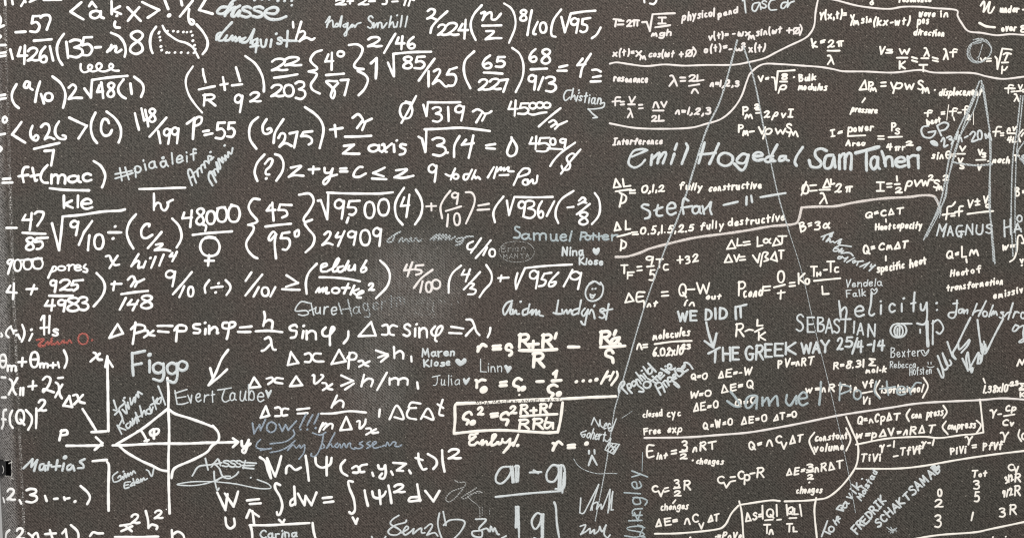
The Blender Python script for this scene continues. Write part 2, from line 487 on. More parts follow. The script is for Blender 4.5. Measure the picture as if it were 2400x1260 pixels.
HX0, HX1, HY0, HY1 = -40.0, 26.0, 1080.0, 1116.0      # the slot cut in the wrapped edge
ys = sorted(set([-120, HY0, HY1, 1380] + list(range(-60, 1380, 60))))
def canvas_mesh():
    ANG = (90, 80, 70, 60, 50, 42, 35, 28, 20, 14, 9, 4, 0)          # round the bend; the slot ends at 20 degrees
    FLAT = (120, 300, 700, 1100, 1500, 1900, 2300, 2520)
    vs, fs = [], []
    for py in ys:
        b = bend_x(py)
        for d in (BEND_R + 95, BEND_R + 45): vs.append(((b - BEND_R - 1200) * S, d * S, (630 - py) * S))
        for a in ANG: 
            a = math.radians(a)
            vs.append(((b - BEND_R * math.sin(a) - 1200) * S, (BEND_R - BEND_R * math.cos(a)) * S, (630 - py) * S))
        for x in FLAT: vs.append(P(x, py))
    n = 2 + len(ANG) + len(FLAT)
    for r in range(len(ys) - 1):
        ym = (ys[r] + ys[r + 1]) / 2
        for c in range(n - 1):
            if HY0 < ym < HY1 and 2 <= c < 2 + 8: continue
            fs.append((r * n + c, (r + 1) * n + c, (r + 1) * n + c + 1, r * n + c + 1))
    return vs, fs
cv, cf = canvas_mesh()
canvas = mesh_part('canvas', cv, cf, canvas_material(), board, smooth=True)

def box(x0, y0, z0, x1, y1, z1):
    v = [(x, y, z) for x in (x0, x1) for y in (y0, y1) for z in (z0, z1)]
    return v, [(0, 1, 3, 2), (4, 6, 7, 5), (0, 4, 5, 1), (2, 3, 7, 6), (0, 2, 6, 4), (1, 5, 7, 3)]
bv, bf = box((60 - 1200) * S, 12 * S, (630 - 1375) * S, (2515 - 1200) * S, 95 * S, (630 + 115) * S)
mesh_part('backing_panel', bv, bf, plain('fibreboard', (0.16, 0.11, 0.07, 1), 0.8), board)

# recess behind the slot, the hole's darkness painted black, with a pale cable end and frayed cloth round the cut
black = plain('recess_dark', (0.012, 0.012, 0.013, 1), 0.35)
def slot_recess():
    x0, x1 = (HX0 - 1200) * S, (HX1 + 1 - 1200) * S
    z0, z1 = (630 - HY1 - 1) * S, (630 - HY0 + 1) * S
    f = depth(HX1, 1098) * S + 2 * S; d = f + 40 * S
    xm = (12 - 1200) * S
    v = [(x0, d, z0), (x1, d, z0), (x1, d, z1), (x0, d, z1), (x1, f - 1.5 * S, z0), (x1, f - 1.5 * S, z1), (x0, f + 20 * S, z0), (x0, f + 20 * S, z1)]
    fs = [(0, 1, 2, 3), (1, 4, 5, 2), (0, 6, 4, 1), (3, 2, 5, 7)]
    b = len(v)
    v2, f2 = box((-6 - 1200) * S, f + 12 * S, z0 + 2 * S, (7 - 1200) * S, d - 1 * S, z1 - 2 * S)
    return v + v2, fs + [tuple(i + b for i in q) for q in f2]
sv, sf = slot_recess()
so = mesh_part('slot_recess', sv, sf, black, board)
so['label'] = 'black rectangular slot cut in the worn left edge'
fr = Paint(0.2)
for _ in range(30):
    e = rng.random()
    if e < 0.35: x, y = rng.uniform(2, HX1), HY0 + rng.uniform(-1, 1)
    elif e < 0.7: x, y = HX1 + rng.uniform(-1, 1), rng.uniform(HY0, HY1)
    else: x, y = rng.uniform(2, HX1), HY1 + rng.uniform(-0.5, 1.5)
    a = rng.uniform(-0.5, 0.5) + (0 if e < 0.35 or e > 0.7 else 1.57); l = rng.uniform(2, 5.5)
    fr.ribbon([(x - l * math.cos(a) / 2, y - l * math.sin(a) / 2), (x + l * math.cos(a) / 2, y + l * math.sin(a) / 2)], rng.uniform(0.7, 1.4))
fr.ribbon([(18, 1086), (27, 1082)], 2.6)
fr.ribbon([(24, 1120), (31, 1122)], 1.8)
fr.build('frayed_thread', plain('pale_thread', (0.62, 0.61, 0.58, 1), 0.9), board)
tag = Paint(0)
tag.v = []
for q in [((0, 1092), (2.2, 1096), (3.4, 1101), (3.0, 1106), (1.0, 1110))]:
    pts = spline(list(q))[0]
    secs = []
    for i, p in enumerate(pts):
        b = len(tag.v)
        for k in range(6):
            an = k * math.pi / 3
            tag.v.append(((p[0] + 1.1 * math.cos(an) - 1200) * S, depth(HX1, 1098) * S + (10 + 1.1 * math.sin(an)) * S, (630 - p[1]) * S))
        secs.append(b)
    for a, b in zip(secs, secs[1:]):
        for k in range(6): tag.f.append((a + k, a + (k + 1) % 6, b + (k + 1) % 6, b + k))
tag.build('cable_end', plain('pale_plastic', (0.55, 0.55, 0.54, 1), 0.5), board)

# ---------------------------------------------------------------- everything written on it
SPEC = """
[formula|w|6.2]
#0 0
- 45 -30 50 48;- 105 -30 118 42;- 240 -15 195 58;- 212 -25 235 22;~ 275 20 300 8 345 -10;- 405 2 565 2
[formula|w|6.6]
- 750 25 650 110 770 182;a 835 103 955 172;- 822 60 848 22 888 70;k 1030 15 1115 132;. 1078 148;~ 1062 205 1055 235 1070 255 1105 258
- 1178 72 1298 195;- 1285 70 1180 195;- 1312 22 1468 95 1365 165;~ 1512 -20 1530 30 1552 85;. 1560 145 @9
- 1665 -20 1680 50;- 1778 10 1660 155;~ 1745 90 1738 150 1745 200 1770 228 1790 215 1780 190 1745 178
#400 0
- 330 -15 262 95 385 130
[formula|w|6.4]
#0 0
~ -10 150 5 175 2 210 -8 250;- -5 252 34 238;~ -5 330 8 338 -2 350;- -5 418 50 418;- -5 492 52 486;- -5 522 50 516
[formula|w|6.6]
- 145 300 235 295;5 280 150 365 295;~ 375 165 400 145 450 145 465 180 450 225 432 275;- 315 378 475 365
- 95 460 117 545;4 165 425 250 592;2 258 445 358 560;6 365 435 430 575;- 460 430 490 560
~ 590 315 545 380 525 450 540 540 575 600
- 612 390 628 535;3 645 370 760 530;5 745 345 850 510;- 880 440 930 437
~ 990 480 1020 440 1028 418 1028 418 1010 472 1040 440 1068 428 1072 450 1065 475 1085 485 1120 462
~ 1025 305 1100 340 1145 400 1160 470 1150 525;8 1205 290 1315 500
~ 1440 250 1400 310 1385 380 1392 450 1408 492
[diagram|w|5.4|dotted square crossed by a falling curve]
#400 0
~ 240 230 300 300 340 380 332 450 295 502 @6.4
#0 0
. 1470 298 1465 310 1475 345 1480 375 1485 432 1492 465 1538 487 1562 489 1615 487 1672 487 1735 490 1790 490 1545 290 1600 290 1642 295 1692 298 1725 300 1762 295 1775 330 1780 378 1795 420 1803 455
~ 1500 240 1530 295 1590 345 1650 380 1720 400 1780 440 1810 490 1832 535 @5.6
[doodle|w|5.6|row of looped white curls]
~ 745 595 745 640 775 670 830 650 850 615 825 600 812 630 850 662 910 645 940 610 915 585 888 610 910 650 960 662 1020 640 1045 610 1020 590 1008 622 1050 652 1095 655
[formula|w|6.6]
- -5 882 45 876;- -5 916 52 908
~ 152 780 115 850 110 910 135 965 172 998
~ 268 760 240 755 222 800 250 812 275 765 275 765 275 810 300 830
- 370 755 340 850 325 940;- 378 870 405 955;0 412 860 485 932
~ 485 708 560 770 600 850 600 920 582 995
~ 635 810 670 782 700 805 690 840 635 915 635 915 690 905 755 906
- 780 820 838 900 850 740;~ 850 740 1000 718 1175 702;- 918 790 898 850 950 845;- 935 765 952 905;8 995 765 1052 898
~ 1140 735 1095 800 1095 850 1125 890 1160 910;- 1203 775 1215 868;~ 1240 712 1310 770 1325 830 1302 895
[formula|w|6.6]
#0 280
o 25 -22 62 30;- -5 140 45 133;~ -5 250 12 270 -5 292
- 198 25 112 140 232 215
~ 300 60 280 120 295 175 335 195 355 165 335 145 312 165
~ 380 70 410 42 445 50 455 100 415 182 415 182 455 165 500 182
~ 545 20 515 70 510 130 545 175 600 182 605 155 580 148
- 315 272 548 218;- 412 292 495 285 472 425
- 640 -15 800 60 725 175
~ 880 -60 845 20 840 100 860 170 895 218
~ 1005 35 990 5 955 0 935 50 935 110 965 150 1010 140 1032 100
~ 985 -70 1060 -10 1110 70 1115 150 1095 212
[formula|w|6.2]
- 1245 -55 1282 95;- 1305 -100 1330 10 1392 -20;- 1340 -85 1368 65;8 1378 -98 1432 25
- 1535 -15 1380 160;- 1460 110 1480 220;9 1515 85 1570 225;9 1590 75 1648 220
[formula|w|6.4]
#400 280
~ 150 40 185 15 210 -5;- 220 -10 205 180 @7.4;~ 215 10 250 -20 285 -15 280 30 245 55 225 60
- 300 112 350 104;- 315 145 385 130;5 415 30 500 175;5 520 30 590 160
[formula|w|6.4]
~ 808 -20 750 30 725 100 735 190 790 270;~ 885 0 850 60 855 120 890 135 930 110 920 82 895 92
~ 1040 0 965 120 950 215;~ 995 170 1020 130 1055 140 1050 190 1005 252 1005 252 1060 220 1115 245
- 1100 130 1170 115 1140 260;- 1305 110 1225 120 1205 155;~ 1205 155 1260 155 1300 180 1300 215 1275 232
~ 1240 -112 1330 -50 1390 20 1410 110 1375 265
- 1470 95 1585 80;- 1515 55 1525 160
~ 1680 -15 1730 -47 1770 -5 1775 25 1790 25 1855 -5;- 1765 20 1720 80;- 1800 20 1768 98
- 1610 160 1850 152;- 1600 245 1690 235 1590 315 1740 318
#800 280
a 255 235 372 298;~ 378 235 395 230 405 295 420 300;- 465 225 375 300;- 485 235 488 298;. 512 195;~ 595 235 555 230 545 255 590 280 580 315 540 325
[formula|w|6.0]
#400 0
- 1128 205 1132 255;- 1205 205 1155 365;~ 1190 300 1225 290 1240 320 1190 382 1190 382 1250 350 1300 370 1328 355
[formula|w|6.2]
~ 205 615 150 700 140 780 170 880 230 970 290 1040 @5.2
- 297 640 303 690 322 760;- 260 828 405 798;R 305 875 410 975;- 460 785 525 775;- 482 715 500 830;- 603 625 640 750;- 568 790 660 780
9 595 875 660 1035;2 735 855 830 938;~ 690 520 780 590 840 690 860 780 860 845
[formula|w|6.2]
2 935 545 1075 650 2 1060 530 1205 605;- 955 720 1170 688;2 930 785 1040 890 0 1045 785 1135 890 3 1155 755 1240 915
~ 1395 465 1330 490 1290 550 1310 590 1350 625 1345 645 1275 662;~ 1275 662 1345 680 1335 720 1295 780 1310 830 1375 865
- 1455 505 1428 570 1500 565;- 1488 490 1485 645;o 1540 475 1598 525;- 1435 695 1598 682
~ 1535 752 1435 752 1480 800 1515 850 1500 910 1478 885 1500 820 1545 770;- 1570 742 1640 738 1605 880
~ 1645 418 1720 412 1770 450 1750 520 1695 595 1710 630 1780 640;~ 1780 640 1725 655 1790 690 1820 740 1790 820 1735 880
[formula|w|6.2]
#800 0
- 275 585 325 540 318 725 @7.5;2 248 345 372 430;- 498 315 395 490;4 505 340 580 455 6 612 345 678 448
- 430 580 485 705 480 500;~ 480 500 650 484 828 480;8 575 525 650 635 5 675 525 768 632;- 860 545 715 745
- 805 660 805 800;~ 855 660 895 640 910 670 845 775 845 775 900 745 960 800 990 790;- 1065 625 1000 645 975 690;~ 975 690 1040 690 1060 730 1040 785 1000 795
~ 1225 478 1150 550 1130 630 1145 720 1190 815;6 1305 515 1385 630 5 1425 528 1508 618;- 1315 672 1485 682
2 1270 735 1360 830 2 1370 730 1470 825 7 1465 735 1535 848;~ 1578 445 1645 500 1680 600 1670 720 1610 850 @5.4
#1000 0
6 950 455 1015 570 8 1065 455 1138 590;- 962 642 1110 635;9 945 695 1010 828;- 1075 715 1030 830;3 1100 710 1190 848
- 1225 622 1298 605;- 1208 655 1290 655;- 1438 545 1390 605 1465 595;~ 1515 500 1440 620 1418 710;~ 1528 648 1570 645 1605 662;- 1535 715 1605 703;- 1515 755 1605 752
[formula|w|6.0]
~ 10 105 40 85 75 100 60 140 5 175 5 175 40 165 90 185;~ 190 108 110 180 50 250 35 305
2 105 230 185 325 2 180 215 295 325;- 330 225 295 282 380 280;- 360 185 348 358;~ 508 52 440 130 408 210 415 290 452 372
~ 505 125 540 115 515 188 515 188 545 140 590 115 600 140 600 180 640 180 685 130;- 515 240 688 236
~ 550 290 620 290 600 320 545 365 545 365 620 355 690 355;~ 715 35 780 80 815 160 815 260 760 398 @5.2
8 865 95 920 195;- 970 100 930 325;~ 1025 205 990 280 985 315 1005 318;0 1045 210 1105 305
~ 1240 92 1175 180 1150 270 1155 330 1190 342;- 1243 160 1275 300 1330 128;~ 1330 128 1450 110 1555 102
9 1335 170 1400 305;- 1510 168 1440 180 1435 225;~ 1435 225 1480 240 1475 285 1440 300 1420 290;~ 1605 258 1570 320 1525 355
[formula|w|5.8]
#800 0
0 540 950 655 1095;- 690 888 555 1135;~ 595 940 640 950;- 757 970 785 1070 800 945;- 800 945 1098 945;3 845 990 925 1125;- 985 990 990 1118;9 1055 975 1130 1115
~ 1215 1030 1255 1010 1300 1030 1320 1050 1360 1045 1385 1028;- 1300 1040 1245 1130;- 1335 1050 1300 1115
[formula|w|5.6]
#1000 0
4 755 930 840 1070 5 845 955 940 1052;o 950 950 1010 1005 o 1015 945 1075 1000 o 1080 948 1140 998;~ 930 1045 980 1060 1050 1045 1105 1038
- 1235 1000 1035 1168;~ 1130 1130 1170 1110 1195 1130 1210 1155 1295 1120;- 1195 1140 1150 1170;- 1220 1155 1185 1190
[formula|w|6.2]
#800 280
- 712 160 745 180 775 300 785 95;~ 770 92 900 88 1100 78 1250 92 1370 108;3 845 170 960 335;. 980 308;~ 1090 155 1045 240 1040 345;- 1150 190 1112 235 1220 220;- 1218 150 1175 355
- 1335 240 1418 228;- 1340 265 1418 272;~ 1570 165 1575 185 1545 250 1530 310 1560 340 1605 320 1620 260 1590 200 1570 180
[formula|w|5.4]
#1000 280
4 950 160 1030 275 5 1015 170 1135 295 0 1140 175 1190 235 9 1235 180 1285 260;- 1118 268 1250 275;~ 1370 215 1250 300 1180 370 1140 430
~ 1380 330 1340 315 1295 350 1300 385 1325 420 1310 460 1260 465 1245 430;~ 1420 278 1340 370 1270 460 1240 500
[formula|w|6.2]
#400 280
~ 865 325 800 400 775 480 785 530 800 568;~ 870 410 910 365 940 375 920 430 880 470 880 505 910 508;. 882 545;~ 965 322 1010 340 1040 400 1030 480 975 565
~ 1110 445 1205 430 1150 480 1090 530 1090 530 1140 515 1225 520;- 1275 462 1370 458;- 1318 435 1312 500
~ 1420 450 1425 490 1470 490 1495 455;~ 1495 455 1460 560 1420 600 1410 570 1460 530 1535 510;- 1565 455 1620 452;- 1565 482 1628 480;~ 1770 440 1740 440 1700 480 1690 525 1740 530 1800 500
#800 280
- 400 445 295 495 390 525;- 285 545 415 552;~ 505 470 605 460 560 500 490 535 490 535 570 540 665 520
[formula|w|5.6]
9 810 415 880 575;~ 1050 455 1025 510 1010 555;~ 962 505 1000 522 1040 510;o 1035 505 1080 550
~ 1175 505 1135 510 1130 550 1160 550 1205 465;- 1240 470 1205 550;~ 1205 550 1225 520 1240 545 1260 530 1280 550
- 1408 440 1352 535;- 1435 440 1408 540;~ 1435 480 1475 440 1470 470 1505 445 1500 475 1545 440 1540 475 1590 480;- 1460 515 1540 512
~ 1640 500 1630 520 1590 605;~ 1630 510 1680 455 1735 460 1725 500 1640 530;o 1675 555 1730 605;~ 1720 555 1725 590 1765 555 1770 590 1800 580 1810 520
[formula|w|6.6]
#0 280
- 25 550 92 545;- 20 585 112 582;~ 260 440 225 445 205 500 218 578;- 172 525 258 512;~ 300 450 315 520 325 568 340 560;- 285 525 360 510
~ 438 422 390 480 375 540 400 580 440 585;m 475 510 600 590 a 632 520 745 580 c 770 500 842 570;~ 865 385 930 430 970 510 960 580 942 625
~ 460 635 600 650 820 655;k 590 705 670 815;- 720 705 718 808;e 755 735 850 825
[formula|w|5.8]
~ 1285 642 1400 640 1600 632 1710 630;- 1420 685 1420 835;~ 1420 810 1450 770 1480 780 1490 820 1520 840 1550 800 1545 765;~ 1545 800 1560 760 1595 742
[formula|w|6.4]
- 58 1000 152 1000;- 235 880 208 928 290 925;- 292 865 275 1018;~ 320 870 350 850 400 860 390 910 345 980;- 208 1045 420 1055;8 242 1090 310 1205
- 440 1090 340 1095 325 1130;~ 325 1130 380 1125 395 1160 370 1190 340 1195
- 480 960 545 1205 578 895;~ 578 895 750 880 950 850 1100 842 1152 830;9 655 935 722 1065;- 850 938 775 1040 728 1155;- 825 1070 812 1205;0 870 1060 955 1195
- 1000 1042 1118 1042;. 1063 987 1043 1098;~ 1255 875 1195 950 1170 1040 1190 1120 1230 1190;~ 1375 985 1380 965 1340 970 1305 1020 1310 1080 1350 1095 1405 1065
- 1490 1040 1365 1185;~ 1440 1155 1500 1145 1490 1165 1430 1205 1430 1205 1510 1200 1570 1212;~ 1590 915 1650 980 1675 1060 1665 1120 1630 1180
[formula|w|6.2]
#400 280
- 125 860 108 912 195 905;- 195 840 180 990;8 240 820 305 970;~ 298 970 325 980 325 1010 318 1028;0 330 845 410 965 0 425 810 520 945 0 530 795 638 945;~ 430 820 500 808;~ 560 788 600 800;~ 205 1065 330 1050 565 1032
#400 560
O 272 -15 452 158;- 355 150 345 245;- 318 200 398 200;~ 320 -12 360 -20 410 -10
[formula|w|6.2]
#400 280
~ 820 738 760 735 720 800 740 860 795 925 790 950 715 972;~ 715 972 762 985 760 1030 700 1130 710 1200 760 1260 800 1280
- 920 790 888 840 965 835;- 938 770 950 932;- 1115 790 1010 785 995 835;~ 995 835 1060 840 1075 880 1030 905;- 875 988 1110 962
~ 975 1060 945 1035 905 1090 920 1115 970 1060 970 1060 960 1150 972 1280;- 1095 1040 1030 1050 1015 1095;~ 1015 1095 1085 1100 1100 1150 1070 1200 1035 1198;~ 1145 1040 1180 1020 1180 1070 1150 1080 1145 1045
~ 1185 695 1280 685 1320 750 1280 840 1230 910 1240 945 1305 925;~ 1305 925 1240 955 1270 1010 1325 1080 1310 1160 1245 1225
[formula|w|6.0]
- 1360 750 1385 745 1445 920 1455 680;~ 1445 675 1600 682 1890 685 1980 680 2050 672;9 1520 740 1600 915;- 1640 905 1625 950;- 1745 750 1650 755 1635 810;~ 1635 810 1700 815 1710 850 1680 880 1650 875
#800 280
0 215 760 305 910 0 340 735 440 885;~ 578 632 520 720 495 800 510 900 565 970;- 580 720 548 800 625 790;- 628 695 600 900;~ 688 650 730 720 748 800 730 890 680 968
[equation|k|5.2]
- 785 802 875 798;- 830 775 832 840;~ 1005 660 950 730 915 810 930 910;9 1025 675 1080 780;- 965 845 1105 802;- 985 875 975 985;0 1040 865 1095 975;~ 1150 672 1200 675 1230 720 1220 800 1150 960;- 1265 795 1362 778;- 1258 835 1365 828
[formula|w|5.6]
#1000 280
~ 708 712 640 800 615 870 630 948;- 740 750 760 880 810 715;- 810 715 1162 715;9 850 755 910 895 3 905 750 1000 910 6 1025 755 1075 905;- 1178 755 1108 890
~ 1355 660 1250 730 1200 810 1190 890 1215 955;- 1300 812 1355 806;~ 1405 750 1440 720 1465 745 1400 785 1400 785 1440 765 1475 770;- 1505 780 1385 875;8 1410 855 1485 970;~ 1552 680 1590 740 1600 830 1580 900 1525 965
[formula|w|6.0]
#400 280
~ 1420 1060 1450 1035 1475 1045 1460 1090 1400 1157 1400 1157 1450 1140 1495 1155;~ 1545 1045 1525 1085 1575 1080;- 1605 1030 1545 1165;9 1640 1030 1710 1155 0 1750 1020 1840 1160
#800 280
9 300 1000 368 1165
[formula|w|5.2]
~ 1215 1125 1170 1150 1165 1190 1200 1200 1240 1175;- 1290 1095 1195 1230;- 1378 1115 1240 1278;- 1345 1180 1310 1250;0 1365 1195 1420 1265
[formula|w|5.2]
#0 560
~ 125 200 90 190 65 215 90 230 120 195 120 195 95 250 72 320 @6;0 130 190 195 295 0 215 185 295 280 0 300 175 395 275;- 190 195 385 178
- 490 260 445 355 @6.5;~ 470 300 490 255 515 255 515 285 480 302;o 535 250 600 290;~ 620 245 638 238 635 288;~ 638 255 670 235 690 245;e 690 240 750 290;~ 790 235 770 260 805 280 800 305 770 300
[formula|w|6.4]
- 95 430 58 488 152 495;- 128 410 120 552;- 245 462 340 458;- 315 425 285 510;9 468 380 520 485 2 555 375 660 470;- 765 378 680 385 660 425;~ 660 425 710 420 715 450 680 475;- 455 522 670 522 @7
4 415 560 505 658 9 540 560 605 665 8 625 540 725 665 3 735 535 812 655;~ 892 315 950 380 968 450 940 530 865 620
- 1030 415 1120 412;- 1058 395 1045 470;~ 1180 375 1210 345 1235 350 1250 385 1275 395 1330 370;- 1240 390 1210 435;- 1270 395 1245 440;- 1120 508 1365 478;- 1160 545 1105 650
- 1215 560 1180 605 1262 600;- 1275 565 1225 655;8 1305 520 1400 640
[formula|w|6.0]
~ 978 160 1010 155 1030 200 1060 240 1100 235;- 1085 155 1010 268;- 1278 140 1212 250;~ 1212 250 1260 205 1285 210 1275 265 1305 258;- 1345 205 1322 262;- 1435 165 1395 265;- 1510 145 1470 245;. 1388 175;- 1590 130 1568 160 1620 155;- 1632 120 1590 205
[formula|w|6.0]
9 1535 290 1615 435;- 1770 305 1595 510;- 1700 435 1655 535;0 1735 440 1785 530
#400 560
~ 355 380 315 440 320 495;~ 375 450 420 442 478 438;. 442 408 415 492;~ 508 380 545 420 550 460 515 515
- 745 308 692 385;- 845 328 690 520;- 812 445 765 530;0 840 445 905 525;- 965 445 920 530;- 1070 335 1175 405 1065 440;- 1028 462 1190 468
[formula|w|6.0]
~ 1348 228 1275 310 1248 400 1255 505
~ 1390 265 1440 245 1435 225 1395 240 1390 295 1440 300;~ 1440 300 1520 250 1555 185 1535 185 1500 260 1500 300 1530 295
~ 1590 250 1545 265 1550 300 1590 290 1640 205;- 1640 205 1610 285;~ 1650 245 1640 285 1680 280 1700 240 1700 240 1700 285;~ 1805 200 1755 290 1775 305 1805 285 1795 260 1760 275
~ 1375 352 1500 355 1650 370 1745 390
~ 1340 490 1370 450 1370 490 1410 450 1405 490 1440 445 1435 500 1460 495;o 1490 450 1555 500;- 1640 410 1600 500;- 1580 450 1650 450;- 1695 430 1660 510;- 1735 460 1675 485 1720 520;~ 1735 510 1780 490 1770 475 1730 500 1720 535 1755 540;2 1830 410 1875 470
#800 560
~ 358 198 420 260 448 340 420 440 320 545
[equation|k|5.6|half rubbed away fraction in the scuffed patch]
- 605 235 580 290 660 280;- 655 215 610 345;- 755 240 690 245 680 280;~ 680 280 735 290 735 315 690 330;~ 840 285 740 360 670 450;- 750 390 728 490;0 780 395 835 490;o 840 375 910 460
[formula|w|5.4]
~ 1105 245 1030 310 995 390 990 495;- 1135 285 1110 330 1180 325;- 1188 280 1148 390;- 1280 305 1130 465;~ 1180 410 1225 415 1190 455 1190 455 1240 470 1225 505 1170 510;~ 1338 240 1385 320 1380 400 1320 470 1275 535
#1000 560
- 660 360 755 355;- 690 335 680 390;~ 838 315 820 390 825 460;- 825 460 908 268;~ 905 268 1100 248 1340 235
9 955 290 1030 455;- 1150 310 1085 320 1060 370;~ 1060 370 1100 385 1080 425 1035 435;~ 1215 310 1140 390 1130 435 1170 430 1195 395 1150 400;- 1345 285 1265 435;9 1330 300 1425 460
[formula|w|5.8]
#0 560
~ -5 870 8 895 -5 900;~ 100 805 60 840 48 880 75 905;~ 105 825 120 850 125 872;~ 120 850 150 843;- 150 885 165 880 185 920;~ 205 790 225 850 220 900 200 945;. 290 835;- 298 875 270 935
~ 378 745 395 710 410 708;- 408 710 408 880;- 458 710 452 865;- 375 820 455 812;S 488 830 535 890
[signature|r|4.6|red chalk signature]
~ 340 930 405 925 355 980 410 985 @6;~ 415 975 440 945 445 975 465 950 480 910 475 975 500 960 505 975 530 945 540 970 560 960 590 930 585 960 610 950 620 965 640 930 660 955;O 722 870 812 970;. 850 932
[formula|w|6.4]
- 1010 910 1085 785 1135 870 1010 910;- 1250 770 1225 965;~ 1210 830 1260 790 1330 800 1330 840 1245 870;~ 1325 845 1360 845 1375 880 1425 890;- 1415 845 1330 905;- 1455 800 1590 800;- 1460 850 1555 858;- 1640 800 1625 940;~ 1610 840 1650 795 1715 805 1710 845 1640 850
#400 560
~ 270 785 215 790 215 820 270 835 260 865 215 865;- 322 830 318 875;. 318 772;- 355 800 355 870;~ 355 850 400 810 430 830 425 870 440 865
~ 520 770 485 775 480 815 530 825 590 800 590 770 545 770 540 800 530 870 518 918;- 640 815 745 805;- 622 855 735 855
~ 862 672 870 720 855 800;~ 865 770 905 745 940 765 935 820;~ 785 850 910 845 1030 858;~ 870 920 905 905 925 930 930 970 945 1015 968 1020;~ 915 975 870 1020 842 1030
~ 1165 810 1150 790 1100 810 1110 840 1160 850 1150 900 1110 910;- 1225 850 1215 910;. 1228 800;n 1255 845 1340 922
~ 1430 815 1400 850 1410 890 1460 890 1510 830 1490 810 1470 880 1470 975;~ 1640 850 1635 910 1598 960
[formula|w|5.8]
#800 560
- 160 895 275 765 318 890 160 895;~ 380 800 420 790 435 835 425 880 375 880;~ 515 805 470 795 440 830 450 875 485 885;S 575 785 635 895;- 682 825 680 895;. 695 785;n 720 820 790 905
~ 865 805 830 850 850 890 900 880 935 820 920 800 885 830 870 890 865 930 880 942;- 1015 808 1125 825;- 995 865 1108 870;~ 1155 742 1200 745 1225 790 1245 850 1275 885;- 1225 810 1150 890;~ 1375 820 1370 860 1350 905
[formula|w|5.8]
#400 780
- 1080 295 1110 175 1178 275 1080 295;~ 1240 195 1280 185 1300 220 1285 265 1240 265;~ 1385 190 1330 190 1310 230 1340 260 1410 262;- 1485 285 1555 155 1615 260 1485 285;- 1650 180 1640 325;~ 1630 230 1670 180 1715 200 1700 240 1650 245
~ 1735 260 1770 255 1790 290 1825 305;- 1835 260 1740 310
#800 780
- 320 160 425 195 340 225;- 430 210 365 265;- 485 130 490 230;~ 490 195 540 165 570 190 570 235;- 645 215 648 262
[formula|w|5.8]
#400 780
- 722 505 770 410 828 495 722 505;~ 885 420 935 410 940 440 900 470;~ 1035 420 975 415 960 450 1030 465;- 1100 490 1158 400 1215 480 1100 490;~ 1310 390 1325 390 1325 460 1350 460 1410 400 1390 385;~ 1400 460 1435 465 1450 510 1490 520;- 1490 470 1405 525;- 1575 390 1685 440 1575 485;- 1690 465 1610 520;- 1785 385 1760 490;~ 1770 460 1820 420 1865 435 1850 490
#800 780
- 420 365 330 525;m 445 415 610 475;- 700 455 708 510
[formula|w|5.8]
#400 780
- 830 780 878 675 910 760 830 780;~ 965 690 1000 685 1025 720 1015 760 965 765;~ 1085 700 1045 695 1020 730 1035 760 1075 755;- 1168 705 1280 692;- 1172 742 1262 738;- 1535 575 1485 685;~ 1500 660 1560 620 1595 640 1590 680;~ 1390 742 1500 740 1650 720 1800 732
~ 1405 830 1390 860 1370 910;~ 1385 870 1430 830 1440 850 1410 890;~ 1430 865 1470 835 1495 845 1490 880;- 1565 895 1620 770 1670 885 1565 895;~ 1720 815 1745 810 1745 880 1790 840 1800 795
#800 780
~ 230 880 270 880 285 920 338 915;- 320 885 230 935;- 355 705 348 770
[formula|w|5.6]
~ 445 792 512 668 575 788 490 775;~ 730 650 650 640 625 670 625 690 690 690;~ 630 690 605 740 620 780 690 795;~ 735 790 800 695 850 795 765 768;~ 935 615 910 700 905 750 940 760;- 888 655 940 690
[equation|c|8.2]
#1000 780
~ 475 130 485 125 472 168;~ 485 140 515 105 548 120;~ 615 122 680 115;~ 615 150 680 145;~ 785 130 770 105 740 115 735 150 780 165 785 190 765 205;R 855 12 945 130;- 935 108 1030 100;- 985 75 980 132;R 1070 15 1155 130;- 1197 4 1183 48;~ 855 160 1030 160 1200 150;R 985 185 1080 310;- 1310 128 1405 128
[equation|c|8.2]
R 1605 -15 1695 100;- 1745 -20 1730 15;~ 1780 40 1720 55 1705 90 1740 95 1780 45 1780 45 1765 85 1785 100;- 1605 130 1830 118;~ 1720 180 1700 155 1660 165 1655 205 1710 230 1720 270
[equation|c|7.8]
- 465 440 462 500;~ 455 435 475 450 505 430 540 435;. 525 522 @15;- 680 455 735 448;- 680 485 735 482;~ 875 430 845 415 810 440 805 480 850 500 850 525;. 890 510 @13;. 855 570 @5;- 1015 447 1075 445;- 1170 375 1200 350 1190 405;- 1160 440 1240 435;~ 1205 490 1170 475 1125 500 1130 540 1170 560 1150 588;. 1220 560 @12
. 1382 448 1445 440 1510 440 1567 428 @8;- 1670 355 1610 465 @6.5;- 1640 410 1690 395 @6;- 1725 360 1688 435 @6;~ 1755 355 1760 400 1705 478 @6
[formula_frame|c|7.2]
- 280 652 700 628 1000 612 1250 606 1500 592 1745 583;~ 290 648 262 670 262 800 252 915;~ 255 925 400 910 550 898 700 895 900 905 1100 918 1210 912;~ 1210 912 1235 800 1255 640
- 280 645 700 632 1240 614
[note|n|1.1|tiny black pen words along the top of the frame]
t MOA_MACEAN_ANGEL_RAST 455 655 1240 628 28
[equation|c|7.4]
~ 415 750 395 725 350 750 340 790 385 805 370 840;. 425 825 @14;2 475 685 520 750 @6.5;- 595 748 655 740;- 600 772 655 765;~ 755 750 735 730 690 755 690 795 750 800 735 845;2 775 675 825 738 @6.5;R 868 662 932 742 @6.5;- 960 715 1010 712;- 988 690 988 735;R 1048 655 1112 738 @6.5;- 1150 650 1135 685 @6;- 865 768 1205 747 @6.5;R 855 798 942 882 @6.5 
